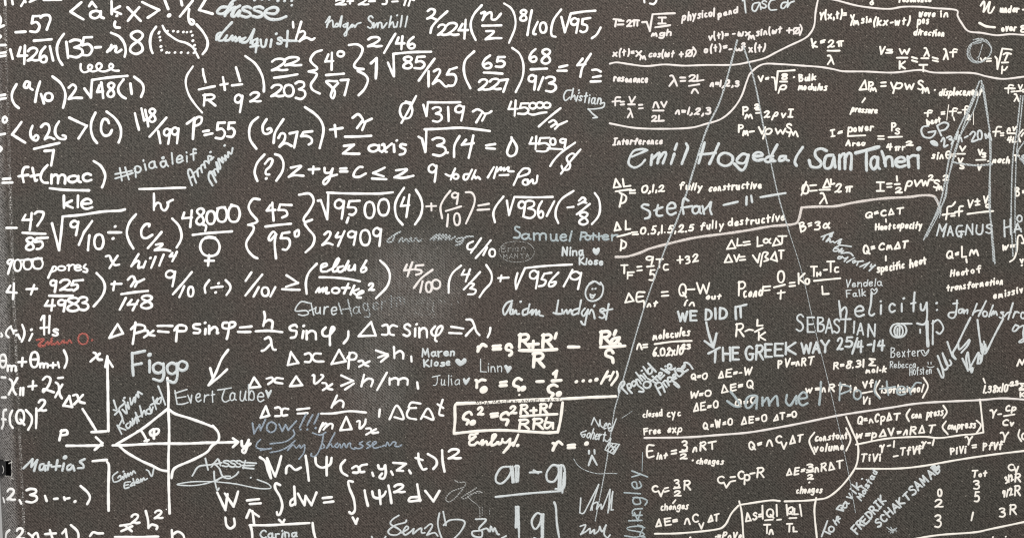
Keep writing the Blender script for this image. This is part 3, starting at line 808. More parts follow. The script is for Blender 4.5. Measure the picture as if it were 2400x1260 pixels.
R 985 790 1072 882 @6.5;- 1110 778 1095 815 @6;~ 1160 830 1100 825 1090 865 1120 875 1165 830 1165 830 1165 878 @6.5
[note|c|6.6]
~ 470 925 440 935 400 940 400 978 450 955;~ 430 975 395 1000 400 1030 440 1030;~ 440 1030 470 1005 490 1020 520 985 510 1030 550 995 560 1030 590 1010 640 940 610 940 600 1000 600 1035 640 1020 660 1000 665 1025 690 1010 700 975;~ 700 1000 730 1010 770 975 770 975 760 1040 710 1100;~ 710 1100 760 1040 800 1010;- 845 935 800 1035;. 840 1035
[equation|c|7.4]
~ 1165 1015 1185 1025 1165 1078;~ 1180 1040 1215 1000 1250 1025;- 1305 1035 1365 1030;- 1305 1058 1365 1055;. 1475 1018 @9
[smiley|m|5|sad face of four pale strokes]
- 1498 1085 1498 1110;- 1548 1078 1550 1110;- 1495 1218 1525 1130;- 1525 1130 1570 1213
[scratch|f|2.0]
#1200 940
~ 570 530 610 590 680 635 790 665 900 662 970 665
[scratch|f|1.4]
- 1015 152 1110 88
[diagram|w|6.6|beam and lens drawing with x and y arrows]
#0 780
- 990 215 995 500 1000 900 @7.2;- 990 215 972 310;- 990 235 1040 310;~ 865 180 885 190 905 240 940 245;- 920 190 835 262
- 585 668 640 580 665 680 585 668;~ 675 575 710 570 735 630 780 645;- 765 570 685 655;~ 762 700 820 790 885 895;- 845 912 980 905;- 568 895 548 985;~ 560 905 610 895 620 930 570 942
- 615 1038 945 1035;- 885 960 945 1015 875 1075;- 1040 1035 1300 1025 1560 1018 1900 1010 2195 1003
~ 1545 415 1555 550 1553 700;- 1553 700 1560 1018 1555 1260;~ 1065 1030 1300 890 1450 775 1545 700;~ 1560 705 1620 745 1750 785 1890 835 1965 865
~ 1265 910 1300 900 1340 960 1355 995;- 1335 995 1370 985;~ 1415 885 1385 910 1400 945 1455 925 1465 890 1430 885 1420 920 1420 970
#400 780
~ 390 855 440 920 440 990 380 1040 330 1100 200 1170 60 1230 20 1270 8 1335;- 575 970 622 1003 575 1050
~ 655 995 660 1040 690 1040 720 985 720 985 700 1070 680 1105 660 1080 735 1020
#0 940
- 1555 640 1565 1030;~ 1100 410 1170 470 1300 545 1400 590 1480 630 1545 642;- 855 550 985 538;~ 990 560 1005 600 1000 800 1002 1005 @7.2
[arrow|w|6.4]
#400 780
~ 530 155 470 240 410 380 350 480;- 365 325 388 408;- 520 335 440 410 350 480
[formula|w|6.2]
#0 780
θ -25 200 50 320 m 65 300 145 348;- 170 268 240 265;- 208 230 202 305;θ 280 175 355 315 m 370 280 440 315;- 460 298 515 295;- 490 275 488 318;- 535 270 545 315;~ 590 160 615 220 615 270 595 320
[formula|w|6.2]
- -5 412 40 412;~ 85 425 110 450 120 520 145 565;- 160 415 75 565;- 190 505 185 570;- 215 505 212 570;- 262 492 335 485;- 305 445 300 520;~ 395 430 430 400 465 420 450 480 400 545 400 515 450 530 495 545;- 535 415 580 410;~ 515 455 540 480 550 560 570 600;- 575 475 510 590;- -5 598 40 596
[formula|w|6.2]
~ 45 710 15 725 10 800 10 850 -10 885;- -5 800 40 800;~ 110 715 85 770 90 840 115 875;Q 148 710 225 845;~ 240 710 290 770 290 830 260 890;~ 335 695 335 780 332 875;2 355 615 425 715
[signature|m|7.2|grey round lettered name above the lens drawing]
- 1220 185 1222 300 1230 390;- 1220 190 1335 165;- 1225 295 1305 280;- 1380 255 1380 360;. 1380 200 @9;g 1415 275 1510 440 g 1545 275 1635 455;o 1645 260 1725 345
[signature|m|4.8]
~ 1050 620 1062 660 1078 712 1048 708;~ 1060 752 1100 722 1130 780 1098 700 1150 645 1135 620;~ 1130 705 1170 740 1160 660 1192 700 1178 640;~ 1200 600 1212 660 1240 592 1246 640 1258 565 1280 595 1272 542 1310 562;. 1148 598
[signature|m|4.6]
- 1082 850 1122 930;- 1132 790 1092 868 1160 892;- 1128 780 1142 830;~ 1182 830 1162 850 1180 880 1206 850 1200 812 1222 852;~ 1222 790 1232 840 1254 772 1266 830;- 1250 732 1282 812;- 1242 792 1300 762;- 1290 672 1312 770;~ 1312 752 1330 712 1346 752;o 1352 700 1400 745;~ 1382 680 1396 730 1412 682;- 1410 592 1442 702;- 1392 662 1450 632;~ 1452 602 1432 640 1470 652;- 1460 490 1525 660;~ 1450 620 1490 592 1482 640
[signature|m|3.6]
#400 780
- 40 530 60 655;- 40 555 150 520;- 50 600 140 585;~ 60 655 110 655 160 640;t vert 165 640 410 630 135;- 435 525 560 505;~ 500 515 475 600 500 635 540 620;t aube 545 630 855 625 145
* 870 530 885 520 905 545 925 518 935 535 920 570 900 605 885 570
[signature|m|6.0]
#0 940
- 218 615 300 532;- 300 532 290 602;- 290 602 345 540;- 345 540 315 638;~ 402 575 372 585 366 630 396 625 412 590 412 590 418 635;- 452 560 440 630;- 428 592 472 587;- 530 542 515 630;- 478 603 556 595;- 590 572 576 635;. 600 515 @9;~ 652 580 622 600 622 630 650 625 672 592 672 592 686 635;~ 780 532 737 555 765 580 770 610 720 615
[signature|m|4]
~ 1085 650 1040 690 1050 740 1090 735 1125 712;~ 1090 702 1110 682 1120 712 1132 690 1142 720 1150 660 1165 702 1180 660 1190 692 1206 652 1216 680 1230 640 1250 660;. 1140 645;~ 1202 740 1152 750 1150 800 1190 792;~ 1150 775 1185 766;~ 1222 750 1202 780 1232 770;- 1228 712 1242 770;~ 1250 750 1280 730 1266 712 1256 750 1290 745 1300 712 1310 740 1325 702 1336 725 1360 710;~ 1350 630 1370 640 1400 690 1420 615
[signature|m|4.4]
#400 940
- 320 525 345 630;~ 200 685 260 600 380 580 435 530;~ 375 605 435 535 460 590;- 400 580 470 565;S 480 545 540 600 S 545 545 600 605 S 600 545 650 605;- 660 560 790 570;- 665 590 770 590;- 665 610 765 620;- 690 545 670 615;~ 410 580 450 620 480 690 540 710 600 680 625 650;~ 400 645 405 720 430 820 445 800;~ 410 740 450 710 500 690 550 690
~ 400 738 200 740 60 765 200 775 350 750 500 690 @3.4;~ 420 740 600 760 800 800 920 800 900 760 800 720 @3.4;. 740 702
[signature|b|4.6|blue grey exclamation in chalk]
- 755 200 770 295 820 215 830 265 875 165;o 890 190 970 285;- 1000 210 1030 275 1060 215 1085 265 1160 180;- 1250 115 1190 240;- 1310 125 1260 220;- 1365 115 1325 205;. 1200 258 1262 258 1338 245
[signature|b|4.0|blue grey scrawled name under the exclamation]
~ 1130 260 1140 310 1060 370 920 390;~ 830 350 795 390 800 430 900 440 930 430 830 450;~ 920 470 1000 455 1080 420 1150 360;~ 1080 450 1130 400 1160 430 1190 400 1200 430 1235 400 1230 470 1185 530;~ 1310 290 1380 310 1430 285;~ 1410 300 1390 410 1340 500 1295 500 1300 480;~ 1380 430 1400 390 1420 420 1390 435;- 1515 290 1440 430;~ 1440 430 1480 390 1490 420 1510 415;~ 1540 385 1515 410 1540 425 1560 390 1570 425;~ 1580 425 1600 385 1620 425 1640 390 1660 385 1660 420 1690 440 1720 430;~ 1770 370 1740 390 1775 410 1740 435 1700 425;~ 1840 370 1810 390 1845 410 1810 432;~ 1860 410 1900 380 1880 370 1860 400 1880 430 1930 420 1990 400;~ 1985 410 2000 375 2020 410 2050 375 2080 380 2070 410 2110 415 2130 400
[formula|w|6.4]
~ 825 515 870 550 895 630 925 705;- 925 705 890 525;- 890 525 965 690 1020 505;~ 1065 660 1070 610 1100 590 1150 630 1200 610;~ 1245 500 1260 600 1275 730;~ 1335 515 1345 580 1400 610 1470 580 1485 520;- 1440 510 1440 680;~ 1610 540 1570 590 1580 650 1630 685
#800 940
~ 100 615 140 595 170 630 150 655 110 655;~ 235 580 185 590 160 625 180 650 210 648;- 285 655 295 685;~ 340 590 350 620 390 620 400 590;~ 405 590 410 660 390 710 350 700 375 665;- 460 645 475 675;- 480 565 595 575 515 635 570 640;- 625 635 640 660;~ 710 480 715 550 735 600 755 628 785 620;- 685 520 750 540;~ 800 485 870 530 880 580 850 620;~ 930 450 935 550 952 645;2 990 440 1100 525
[formula|w|6.4]
#400 940
- 430 840 505 1000 525 855;- 500 848 580 968 622 830;~ 505 1070 515 1140 550 1170 590 1140 585 1080;- 705 912 815 900;- 730 945 830 938;~ 1010 770 970 755 965 800 1010 880 1030 960 1010 1035 985 1045 980 1020;~ 1000 1090 1030 1120;- 1050 1090 1030 1130
- 1140 785 1150 950;~ 1140 890 1105 920 1110 960 1150 940;- 1175 850 1235 955 1245 870;- 1245 870 1300 955 1345 840;- 1405 890 1485 882;- 1415 932 1500 922;~ 1680 740 1640 735 1650 800 1690 900 1700 1000 1670 1035 1650 1020;- 1680 1070 1710 1125 1725 1080;~ 1790 820 1800 880 1820 960
#800 940
~ 285 830 300 880 350 890 395 860 410 830;- 350 820 362 945;~ 435 775 450 850 462 935;2 490 765 585 835;- 700 765 725 915;~ 715 880 640 885 625 920 730 910;- 775 825 850 920 905 825
[arrow|w|6.2]
#400 940
- 770 1130 755 1010;- 700 1070 730 1000 815 1060
[formula_frame|w|6.2]
~ 730 1140 900 1140 1100 1130 1280 1120;~ 735 1140 750 1200 755 1290;~ 1310 1120 1320 1200 1345 1290
[signature|m|4.8]
t Carina 830 1262 1165 1248 78
[formula|w|6.4]
#0 940
- -8 905 8 940;2 50 810 135 910;- 180 910 195 940;3 245 805 340 930;- 415 870 430 915;- 500 898 530 895;- 592 885 598 905;- 618 895 640 890;. 692 922;~ 745 780 810 840 830 890 805 945
[formula|w|6.2]
~ 70 1195 30 1230 18 1290;2 150 1170 220 1265;~ 262 1215 300 1250 310 1300;~ 300 1240 340 1210 360 1290;- 418 1222 515 1215;- 460 1185 485 1265;- 575 1215 605 1180 622 1280;~ 655 1140 710 1190 725 1240 715 1290;~ 830 1240 860 1205 900 1215 950 1215
- 1110 1145 1205 1130;- 1145 1138 1215 1195;- 1220 1150 1120 1195;2 1215 1040 1285 1120;~ 1345 1010 1365 1090 1370 1165;~ 1370 1165 1400 1135 1450 1150 1445 1175;2 1430 1005 1500 1075;- 1060 1248 1460 1245;- 1585 1185 1592 1290;~ 1590 1230 1640 1200 1690 1230 1705 1290;. 1535 995 @2.4
[signature|m|4.4]
#800 940
~ 530 1050 470 1090 455 1130 520 1170 550 1200 510 1230 450 1225 435 1190 500 1140 590 1115 600 1095;~ 560 1210 620 1170 600 1150 570 1200 590 1230 640 1200 670 1170 660 1220 710 1180 740 1170 740 1210 770 1210;~ 770 1170 820 1130 840 1150 790 1230;~ 790 1230 860 1210 890 1240;~ 905 1030 890 1120 905 1200 935 1280;- 940 1015 965 1140;~ 945 1140 1000 1095 1100 1090 1140 1120 1100 1200 1030 1275;- 280 1245 295 1275;- 410 1245 385 1280
[signature|m|4.8]
~ 1240 1085 1335 1090 1270 1170 1300 1200 1290 1250 1220 1240 1210 1200 1280 1190 1340 1170 1370 1200 1380 1150 1400 1200 1415 1165 1440 1220 1455 1225;- 1480 1260 1520 1240
[scribble|s|3.2|almost invisible grey initials]
~ 1045 730 1085 745 1150 755 1060 880 990 925 965 890 1020 830 1130 790;~ 1250 795 1110 885 1150 890 1250 830 1300 840;~ 1300 840 1170 860 1200 910 1270 970 1280 1080 @2;- 1300 970 1300 1050 @1.6;- 1370 985 1368 1040 @1.6
[slogan|m|5.4]
~ 1560 600 1480 610 1430 680 1430 740 1480 755 1540 700 1580 610;- 1560 600 1580 745;- 1580 600 1592 745;- 1610 590 1615 740;- 1635 595 1630 735;~ 1605 600 1630 592 1640 605
#1200 940
- 165 655 270 650;- 200 635 240 660;~ 420 590 370 590 320 660 330 730 390 735 430 660 430 590;- 430 595 430 800;- 455 600 450 810;~ 420 600 470 590 490 660 475 800 400 805;- 480 660 465 840;- -150 880 460 825
[slogan|m|5.4]
- 35 970 35 1160;- 60 970 65 1250;- 50 970 55 1160;~ 265 1040 230 1030 185 1090 190 1150 220 1175 260 1120 275 1040;- 290 1040 285 1250;- 272 1050 275 1250;~ 285 1250 250 1270 205 1260;~ 390 930 405 980 415 1130 435 1250
[signature|m|3.6]
- 635 890 625 1025;~ 625 1025 660 1030 700 960 800 765;- 800 765 725 1000;~ 740 1000 745 950 790 930 780 995 820 945 830 990 905 810;- 905 810 885 1025 930 830 915 1000 935 998
[signature|m|4.2]
~ 630 1150 680 1140 640 1220 630 1225 680 1200 720 1170 720 1215 760 1180 760 1220 800 1190 810 1150 830 1200 870 1140;~ 865 1140 850 1220 880 1255 905 1230
[signature|g|4.0|faded name running up the board]
t ingley 1190 1100 1190 640 155;S 1040 1150 1225 1250 @3.6;~ 1225 1250 1180 1235 1210 1160 1160 1140;t k 1190 1100 1190 1020 110;- 1205 470 1200 640 @1.8
[equation|k|5.0]
#1400 0
- 150 180 220 185;- 175 185 165 245;- 200 195 240 195;- 190 230 240 228;2 275 190 315 245 π 325 190 385 240;- 415 208 455 205 485 290 510 135;- 510 135 715 125;I 565 165 630 220;- 535 255 672 235;t mgh 502 338 678 330 66
[note|k|4.6]
t physical 785 192 1080 150 85;t pend 1118 160 1290 115 66
[equation|k|4.6]
t v(t)= 1030 370 1205 345 75;t -ωx 1245 335 1405 330 65;m 1395 332 1450 365;t sin(ωt 1470 335 1695 302 75;- 1750 285 1795 280;- 1772 262 1770 305;0 1810 260 1865 312;- 1862 258 1812 315;~ 1872 230 1888 270 1868 325
t a(t)= 990 492 1190 460 75;t -ω 1215 475 1330 470 60;2 1335 400 1365 435;t x(t) 1400 482 1540 470 80
[equation|k|4.6]
t x(t)= 145 522 340 510 72;x 360 475 405 520;m 395 520 445 552;t cos(ωt 475 528 700 525 75;- 760 505 790 503;- 775 485 775 525;0 820 465 875 522;- 880 460 815 525;~ 885 440 910 480 888 525
[dividing_line|k|4.6]
~ 115 590 180 578 300 595 450 612 620 597 800 608 1000 602 1250 600 1400 575 1540 540 1650 485 1760 430 1890 370 1945 335;~ 1945 335 1985 280 2005 220 2015 110 2040 -20
[dividing_line|k|4.6]
~ 115 1140 350 1182 620 1190 860 1180 1000 1145 1140 1100 1250 1010 1330 890 1380 750 1420 670 1530 595 1700 595 1890 608 2055 620 2175 640 2275 660 2475 662 2725 672 2975 648 3115 672 3447 675 3597 708 3747 730 3950 708
[note|k|4.8]
t resonance 150 748 460 765 75
[equation|k|4.8]
λ 665 700 735 795;- 765 718 810 718;- 770 750 810 748;2 850 695 910 750;- 925 695 920 750 980 740;- 845 795 940 780;n 870 825 930 860;t n=1,2,3 1045 795 1305 802 68
[equation|k|4.8]
~ 210 900 170 905 165 975;- 140 940 210 932;- 215 942 245 940;- 215 968 245 965;- 295 895 315 950 350 895;- 285 965 345 965;λ 280 1005 325 1085;- 385 970 415 968;- 385 1003 420 1000;n 515 945 565 995;- 590 945 615 990 640 940;- 515 1022 610 1022;2 505 1070 550 1120;- 570 1070 565 1118 612 1115;t n=1,2,3. 725 1052 1075 1057 72
[equation|c|4.8]
t V= 1490 755 1575 745 62
#1800 0
- 35 715 60 720 72 830 90 660;- 90 660 245 650;8 130 685 175 735;- 110 755 175 755;ρ 95 790 170 860
[note|c|4.6]
. 240 714;t Bulk 290 750 435 740 66;t modulus 280 832 540 832 72
[equation|c|4.8]
#1400 0
P 1345 990 1390 1060 m 1365 1060 1430 1095 2 1455 965 1490 1000;- 1465 1015 1500 1015;- 1465 1045 1505 1042;t 2ρvI 1540 1082 1800 1080 78
P 1305 1155 1345 1220 m 1345 1210 1390 1250;- 1405 1218 1445 1212;- 1490 1175 1520 1235 1550 1175;ρ 1530 1190 1610 1280 w 1645 1190 1735 1235 S 1745 1145 1790 1225 m 1770 1215 1850 1260
[equation|c|4.8]
#1800 0
t Y(x,t)= 475 182 720 165 85;- 765 145 785 185;- 795 140 765 235;m 790 195 835 230;t sin 865 217 955 205 72;t (kx-wt) 975 240 1300 225 82
[note|c|4.4]
t wave 1390 155 1535 152 78;t in 1590 157 1660 157 75;t pos 1380 225 1480 218 80;t direction 1345 325 1620 335 72
[note|c|4.6]
o 945 20 970 45;- 970 -20 960 20;t resonance 1210 18 1500 18 70
[dividing_line|k|4.6]
~ 540 -15 650 10 850 60 1100 85 1250 65 1400 65 1540 78 1735 95 1750 150 1790 220 1850 290 1972 306 2112 328 2232 318 2370 325
[equation|c|4.8]
t k= 415 448 520 415 95;t 2π 555 440 695 425 82;- 550 470 660 470;λ 550 515 605 595
[equation|c|4.8]
- 1035 435 1045 500 1080 435;~ 1145 460 1095 462 1140 475 1145 488 1090 490;w 1215 455 1305 500;- 1190 535 1285 535;K 1215 570 1265 635;- 1330 530 1375 543;- 1330 560 1375 573;λ 1440 445 1485 520;- 1415 540 1480 540;T 1400 600 1470 660;- 1520 532 1565 545;- 1520 560 1568 570;λ 1620 455 1660 550 f 1680 455 1745 525
[scribble|f|1.8|round scribbled knot of thin chalk loops]
#1920 0
~ 1420 372 1480 355 1550 380 1592 450 1570 520 1490 580 1410 572 1365 510 1380 430 1440 385 1520 375 1582 430 1575 500 1520 560 1430 565 1380 500 1400 420 1470 380 1550 400 1590 470 1540 550 1450 575 1385 540 1370 460 1420 400 1500 390;~ 1560 400 1590 460 1560 530 1480 572;~ 1410 410 1390 480 1420 550 1470 570;~ 1450 372 1540 370 1588 440;- 1505 420 1465 560;- 1425 410 1500 395;- 1510 410 1475 520 1450 540;- 1420 370 1500 355 1560 400
[equation|c|4.6]
- 1490 540 1505 570 1535 538;- 1545 545 1585 542;- 1545 568 1585 565;- 1625 525 1640 545 1645 640 1690 450;- 1690 450 1775 460;~ 1700 505 1730 490 1770 500;- 1740 500 1715 560;- 1685 580 1745 578;- 1690 615 1685 680;~ 1690 640 1710 650 1735 620
[note|c|4.8]
~ 1490 55 1520 15 1525 60 1515 115 1540 80 1575 20 1560 110 1585 120 1615 70;t under 1670 110 1835 118 84;- 1880 92 1900 92
[note|c|4.8]
~ 1480 215 1540 245 1620 255 @6;t over 1685 290 1815 280 72;8 1862 240 1900 300
[equation|c|4.8]
#1800 0
- 845 830 895 745 910 825 845 830;P 930 760 970 830 m 945 815 998 845;- 1045 765 1085 762;- 1045 798 1085 795;- 1135 765 1160 825 1190 765;ρ 1155 770 1240 860 w 1265 775 1345 825 S 1385 745 1430 830 m 1425 815 1485 860
[note|c|4.6]
. 1540 832;t displacement 1580 880 1965 880 80
[note|c|4.6]
- 895 910 870 945;t pressure 768 1030 1000 1045 70
[equation|c|4.4]
f 1445 1020 1515 1075;t beat 1470 1150 1590 1130 60;- 1600 1038 1628 1034;- 1602 1055 1628 1052;- 1668 970 1650 1110 @2.4;f 1675 1000 1745 1070;- 1712 1085 1720 1110;- 1755 1042 1780 1040;f 1795 980 1850 1060;2 1835 1065 1865 1105;- 1895 1030 1896 1150 @2
[signature|m|4.8]
#1800 280
~ 1480 62 1430 70 1415 110 1440 160 1500 170 1540 135 1545 110;- 1480 120 1545 110;- 1560 60 1600 150;~ 1560 60 1620 30 1665 45 1640 90 1580 110
#1920 280
* 1020 205 1055 190 1095 215 1095 250 1045 240;
#2150 270 5.672
~ 318 350 345 300 362 340 355 420 402 400;~ 395 300 440 280 460 310 420 322 475 342 455 385;- 540 220 515 320;- 560 270 545 335;~ 550 312 580 300 592 350;- 630 300 670 280;~ 700 260 740 220 770 250 725 350 800 330;0 800 205 860 325;- 900 255 912 310;~ 902 252 945 300 955 240 985 332
[equation|c|4.4]
#1920 0
f 1715 785 1790 860;- 1775 820 1805 818;- 1775 848 1805 845;- 1840 785 1855 825 1875 785;- 1820 845 1870 840;λ 1800 870 1840 935;- 1880 830 1905 830;- 1880 850 1905 850
[equation|c|4.4]
#1920 280
~ 1680 70 1640 75 1625 155;- 1605 115 1670 112;- 1675 128 1700 126;- 1675 150 1700 148;t nv 1735 112 1810 105 70;- 1738 128 1810 130;t 4L 1735 212 1810 210 62;~ 1880 95 1840 150 1855 205;t n 1870 150 1905 150 70
[equation|c|4.6]
t I= 110 160 210 140 72;t power 270 117 490 100 78;- 265 155 425 148;t Area 250 242 415 240 55;- 545 155 595 155;- 545 180 598 182;P 670 35 705 105 S 705 85 740 135;- 640 165 765 160;t 4πr 625 285 790 280 66;2 805 205 862 240
[equation|c|4.6]
t sin 1040 362 1140 360 75;θ 1170 295 1215 360;- 1235 322 1258 320;- 1235 340 1258 340;- 1300 250 1320 290 1350 250;- 1275 318 1345 318;- 1285 360 1300 405 1325 360;S 1300 410 1335 455;- 1470 280 1485 325 1505 280;S 1505 310 1535 350;- 1450 375 1535 372;- 1465 420 1475 465 1500 420;. 1560 385;t mach 1600 400 1750 402 75;- 1795 330 1845 335;- 1820 330 1812 380
[note|k|4.6]
#1400 280
t Interference 145 232 595 225 72
[signature|m|7.0|large clear name in pale marker with spread letters]
~ 460 285 420 275 340 290 300 350 290 410 340 445 400 420 440 375 @5.8;- 320 345 450 290 @5.8;- 505 330 495 420;~ 500 375 560 315 575 320 555 405;~ 560 370 615 305 635 320 605 405;- 710 320 680 410;- 735 225 715 280;~ 820 225 835 260 810 330 780 410;- 990 215 935 405;- 1120 225 1035 410;- 940 325 1090 310;o 1120 310 1245 430;~ 1390 330 1340 320 1290 370 1300 400 1360 400 1395 330 1395 330 1370 430 1330 470 1265 410;e 1440 305 1530 380;~ 1620 340 1570 350 1545 380 1580 395 1620 370;~ 1660 235 1610 330 1600 380 1640 385;~ 1740 340 1690 345 1680 380 1720 375 1740 345 1740 370 1765 380
#1800 280
~ 320 258 265 340 248 395 262 425
[signature|m|7.4|large bold name in pale marker with smeared strokes]
~ 540 290 490 270 440 290 440 340 490 400 470 440 400 435 380 380;~ 600 330 540 340 520 400 530 450 580 440 610 350 610 350 620 440;- 660 330 660 455;~ 660 360 690 320 710 330 710 455;~ 710 360 740 315 770 330 765 460;- 910 290 910 470;- 810 310 1020 255 @9;a 950 345 1030 460;~ 1050 295 1075 370 1085 430;~ 1075 400 1100 350 1140 355 1150 430;e 1180 350 1270 440;- 1290 345 1300 440;~ 1290 370 1330 335 1365 335;- 1385 335 1388 450;. 1392 270 @11
[equation|c|4.8]
#1400 280
- 150 630 170 550 215 620 150 630;- 235 550 245 620 305 612;- 168 665 310 645;~ 205 675 225 700 205 805;~ 205 675 265 710 255 760 215 775;- 300 660 345 652;- 300 680 350 678;t 0,1,2 405 672 615 662 72
[note|c|4.6]
t fully 755 642 960 655 80;t constructive 1030 662 1510 630 82
[signature|m|5.8]
~ 470 790 430 785 410 810 480 850 480 900 440 915;~ 560 790 545 870 570 890 600 885;- 525 840 600 810;e 645 770 725 880;~ 840 750 800 730 785 790 795 870;- 775 815 875 800;a 880 800 960 870;- 970 800 985 870;~ 975 850 1030 790 1050 760 1040 830 1055 875;- 1165 790 1295 760;- 1378 715 1375 785;- 1420 705 1428 760;- 1505 718 1735 680
[equation|c|4.8]
- 160 1025 180 950 215 1015 160 1025;- 262 935 262 1015 305 1010;- 185 1080 305 1050;- 225 1115 215 1205;~ 220 1110 265 1140 255 1180 220 1190;- 318 1042 368 1038;- 325 1062 375 1058;t 0.5,1.5,2.5 395 1060 885 1028 78
[note|c|4.6]
t fully 950 1015 1160 1000 84;t destructive 1210 985 1725 930 84
[dividing_line|l|6.2]
#1400 560
~ 170 165 280 160 400 125 480 90 650 45 900 -12 1200 -52 1400 -82 1600 -117 1810 -137 1858 -180 1885 -290;~ 1885 -290 2025 -298 2195 -302 2375 -337 2625 -372 2875 -387 2995 -402 3095 -397 3135 -352 3165 -272
[equation|c|4.8]
#1800 280
0 315 600 375 685;- 352 578 308 697;- 390 610 445 605;- 390 660 450 655;- 510 630 545 552 575 622 510 630;- 580 555 582 600 612 592;- 475 650 570 648;λ 480 680 545 775;t 2π 620 677 765 660 95
[equation|c|4.8]
I 1005 580 1070 660;- 1100 595 1140 592;- 1100 625 1140 622;- 1188 525 1192 565;- 1170 598 1215 596;2 1180 630 1235 675 ρ 1265 570 1330 655;- 1355 565 1370 615 1410 565;w 1420 560 1485 610 2 1485 515 1525 560 S 1530 560 1580 630 m 1555 620 1610 655 2 1620 515 1665 560
[equation|c|4.8]
t B= 305 1035 405 1000 95;t 3α 430 1020 565 1000 95
[equation|c|4.6]
t Q= 905 912 1020 880 68;t CΔT 1045 890 1240 865 66;- 1088 920 1090 945;t Heat 995 1022 1130 1012 68;t capacity 1155 1005 1415 1002 78
[equation|c|4.8]
t Q= 885 1240 990 1215 88;t CmΔT 1025 1207 1290 1178 78
#1800 560 2.481
- 685 100 685 125;t specific 638 195 790 168 54;t heat 825 165 920 140 58
[signature|m|4.0]
#1900 530 6.617
- 165 165 350 100;- 225 150 190 210;~ 335 110 325 165 292 162 300 132 330 125;~ 325 130 240 240 300 200 300 250 350 235 370 262 400 240 480 200 420 272 470 250 440 290 520 300 628 315
~ 430 310 380 330 350 380 390 390 440 370;- 380 345 430 350;~ 440 400 490 340 460 400 515 375 470 420 560 410 620 420 655 457
~ 490 480 440 470 420 500 460 505 490 470;- 500 480 520 500 570 490;- 575 480 522 545;- 680 490 560 560;~ 690 535 650 545 660 572 705 545 680 532;- 720 550 812 540;- 740 550 715 605;- 900 570 760 630;- 912 560 825 650;~ 945 590 925 632 1000 610;- 1000 600 910 690
[equation|c|4.8]
#1920 280
~ 1220 800 1185 810 1180 860 1170 920;- 1140 880 1200 870;- 1255 762 1235 790;- 1215 870 1250 866;- 1218 890 1250 888;~ 1325 800 1295 810 1290 890;- 1255 855 1320 845;- 1375 745 1390 810 1420 745;- 1440 758 1480 753;- 1460 735 1462 775;- 1445 790 1480 785;- 1520 710 1535 770 1560 705;o 1540 785 1575 812;- 1370 872 1605 845
[signature|m|4.4]
- 1085 1070 1110 970 1135 1030 1175 965 1145 1080;A 1185 985 1235 1070;~ 1320 980 1280 985 1265 1030 1285 1080 1320 1060;- 1290 1035 1335 1035;- 1312 1030 1310 1085;- 1350 1065 1365 975 1415 1060 1415 965;~ 1455 975 1450 1040 1480 1062 1505 1040 1510 970;S 1540 970 1595 1050
- 1708 930 1712 1080;- 1765 920 1768 1060;- 1710 1000 1765 985;- 1800 1040 1830 960 1865 1035;- 1805 1015 1860 1010;o 1828 885 1870 945
[equation|c|4.6]
B 1812 630 1845 705;- 1880 660 1905 660;- 1880 675 1905 675
[equation|c|4.6]
t w= 1690 1207 1790 1200 88;~ 1868 1070 1835 1080 1825 1200 1800 1280 1760 1312;- 1872 1080 1890 1125 1905 1080;- 1870 1140 1905 1140;- 1855 1290 1870 1320 1880 1290;. 1870 1345
[equation|c|4.6]
#1920 560 2.481
t Q= 745 116 810 102 52;- 830 45 830 105 855 102;m 875 65 925 95;- 855 115 858 135
[note|c|4.4]
t Heat 765 217 865 205 48;t of 885 200 940 190 48;t transformation 745 302 1065 260 48
[note|c|4.4]
t emissivity 1015 347 1260 292 48
[equation|c|4.6]
#1400 560
T 220 240 280 315 F 280 305 335 365;- 370 257 408 252;- 368 292 410 287;9 455 160 515 235;- 460 255 520 248;5 480 285 530 378 T 545 185 605 260 c 610 235 655 285;- 738 195 790 190;- 762 160 765 222;t 32 815 227 930 205 78
[equation|c|4.6]
#1400 280
- 1195 1195 1240 1115 1275 1185 1195 1195;- 1295 1100 1290 1165 1335 1158;- 1350 1132 1405 1125;- 1355 1160 1410 1150;- 1478 1085 1478 1170 1525 1160;α 1535 1100 1600 1140;- 1620 1165 1650 1095 1695 1150 1620 1165;T 1670 1075 1745 1140
#1400 560
- 1175 215 1210 145 1245 210 1175 215;- 1262 150 1285 205 1310 145;- 1315 165 1360 162;- 1315 195 1365 190;- 1435 150 1480 215 1500 135;~ 1505 250 1530 130 1575 130 1550 165 1580 190 1540 205;- 1600 185 1640 120 1660 205 1600 185;T 1675 105 1720 180
[equation|c|4.8]
- 258 585 290 500 335 570 258 585;~ 435 490 370 495 365 575 425 570;- 365 535 420 528;t int 428 628 550 612 65;- 595 490 650 485;- 595 525 655 520;Q 755 415 820 535;t in 805 608 895 617 70;- 835 465 895 463;W 920 405 1035 500;t out 1005 555 1135 550 62
[equation|c|4.8]
P 1305 395 1365 520;t cond 1350 537 1520 522 105;- 1545 440 1595 435;- 1545 475 1590 470;0 1665 295 1725 400;- 1630 445 1730 420;- 1695 475 1690 550;- 1665 500 1730 490;- 1775 405 1820 400;- 1775 435 1825 430
#1800 560 2.481
K 178 200 215 260 a 218 230 240 262 T 250 160 285 215;t H 285 215 305 212 25;- 325 180 342 178;T 345 130 385 190 c 388 165 410 192;- 268 243 420 228;- 315 275 318 320 352 318
[signature|m|3.0]
#1920 560 2.481
t Vendela 155 280 365 272 44;t Falk 160 337 270 327 40;~ 318 320 300 298 310 288 320 300 332 286 336 302 318 320
[slogan|m|6.0]
#1400 560
W 745 670 830 755 E 860 665 915 750 D 1000 650 1055 745;- 1088 640 1092 735;D 1130 635 1195 735;- 1275 625 1280 735;- 1320 625 1325 720;- 1290 625 1375 605
[arrow|m|6.0]
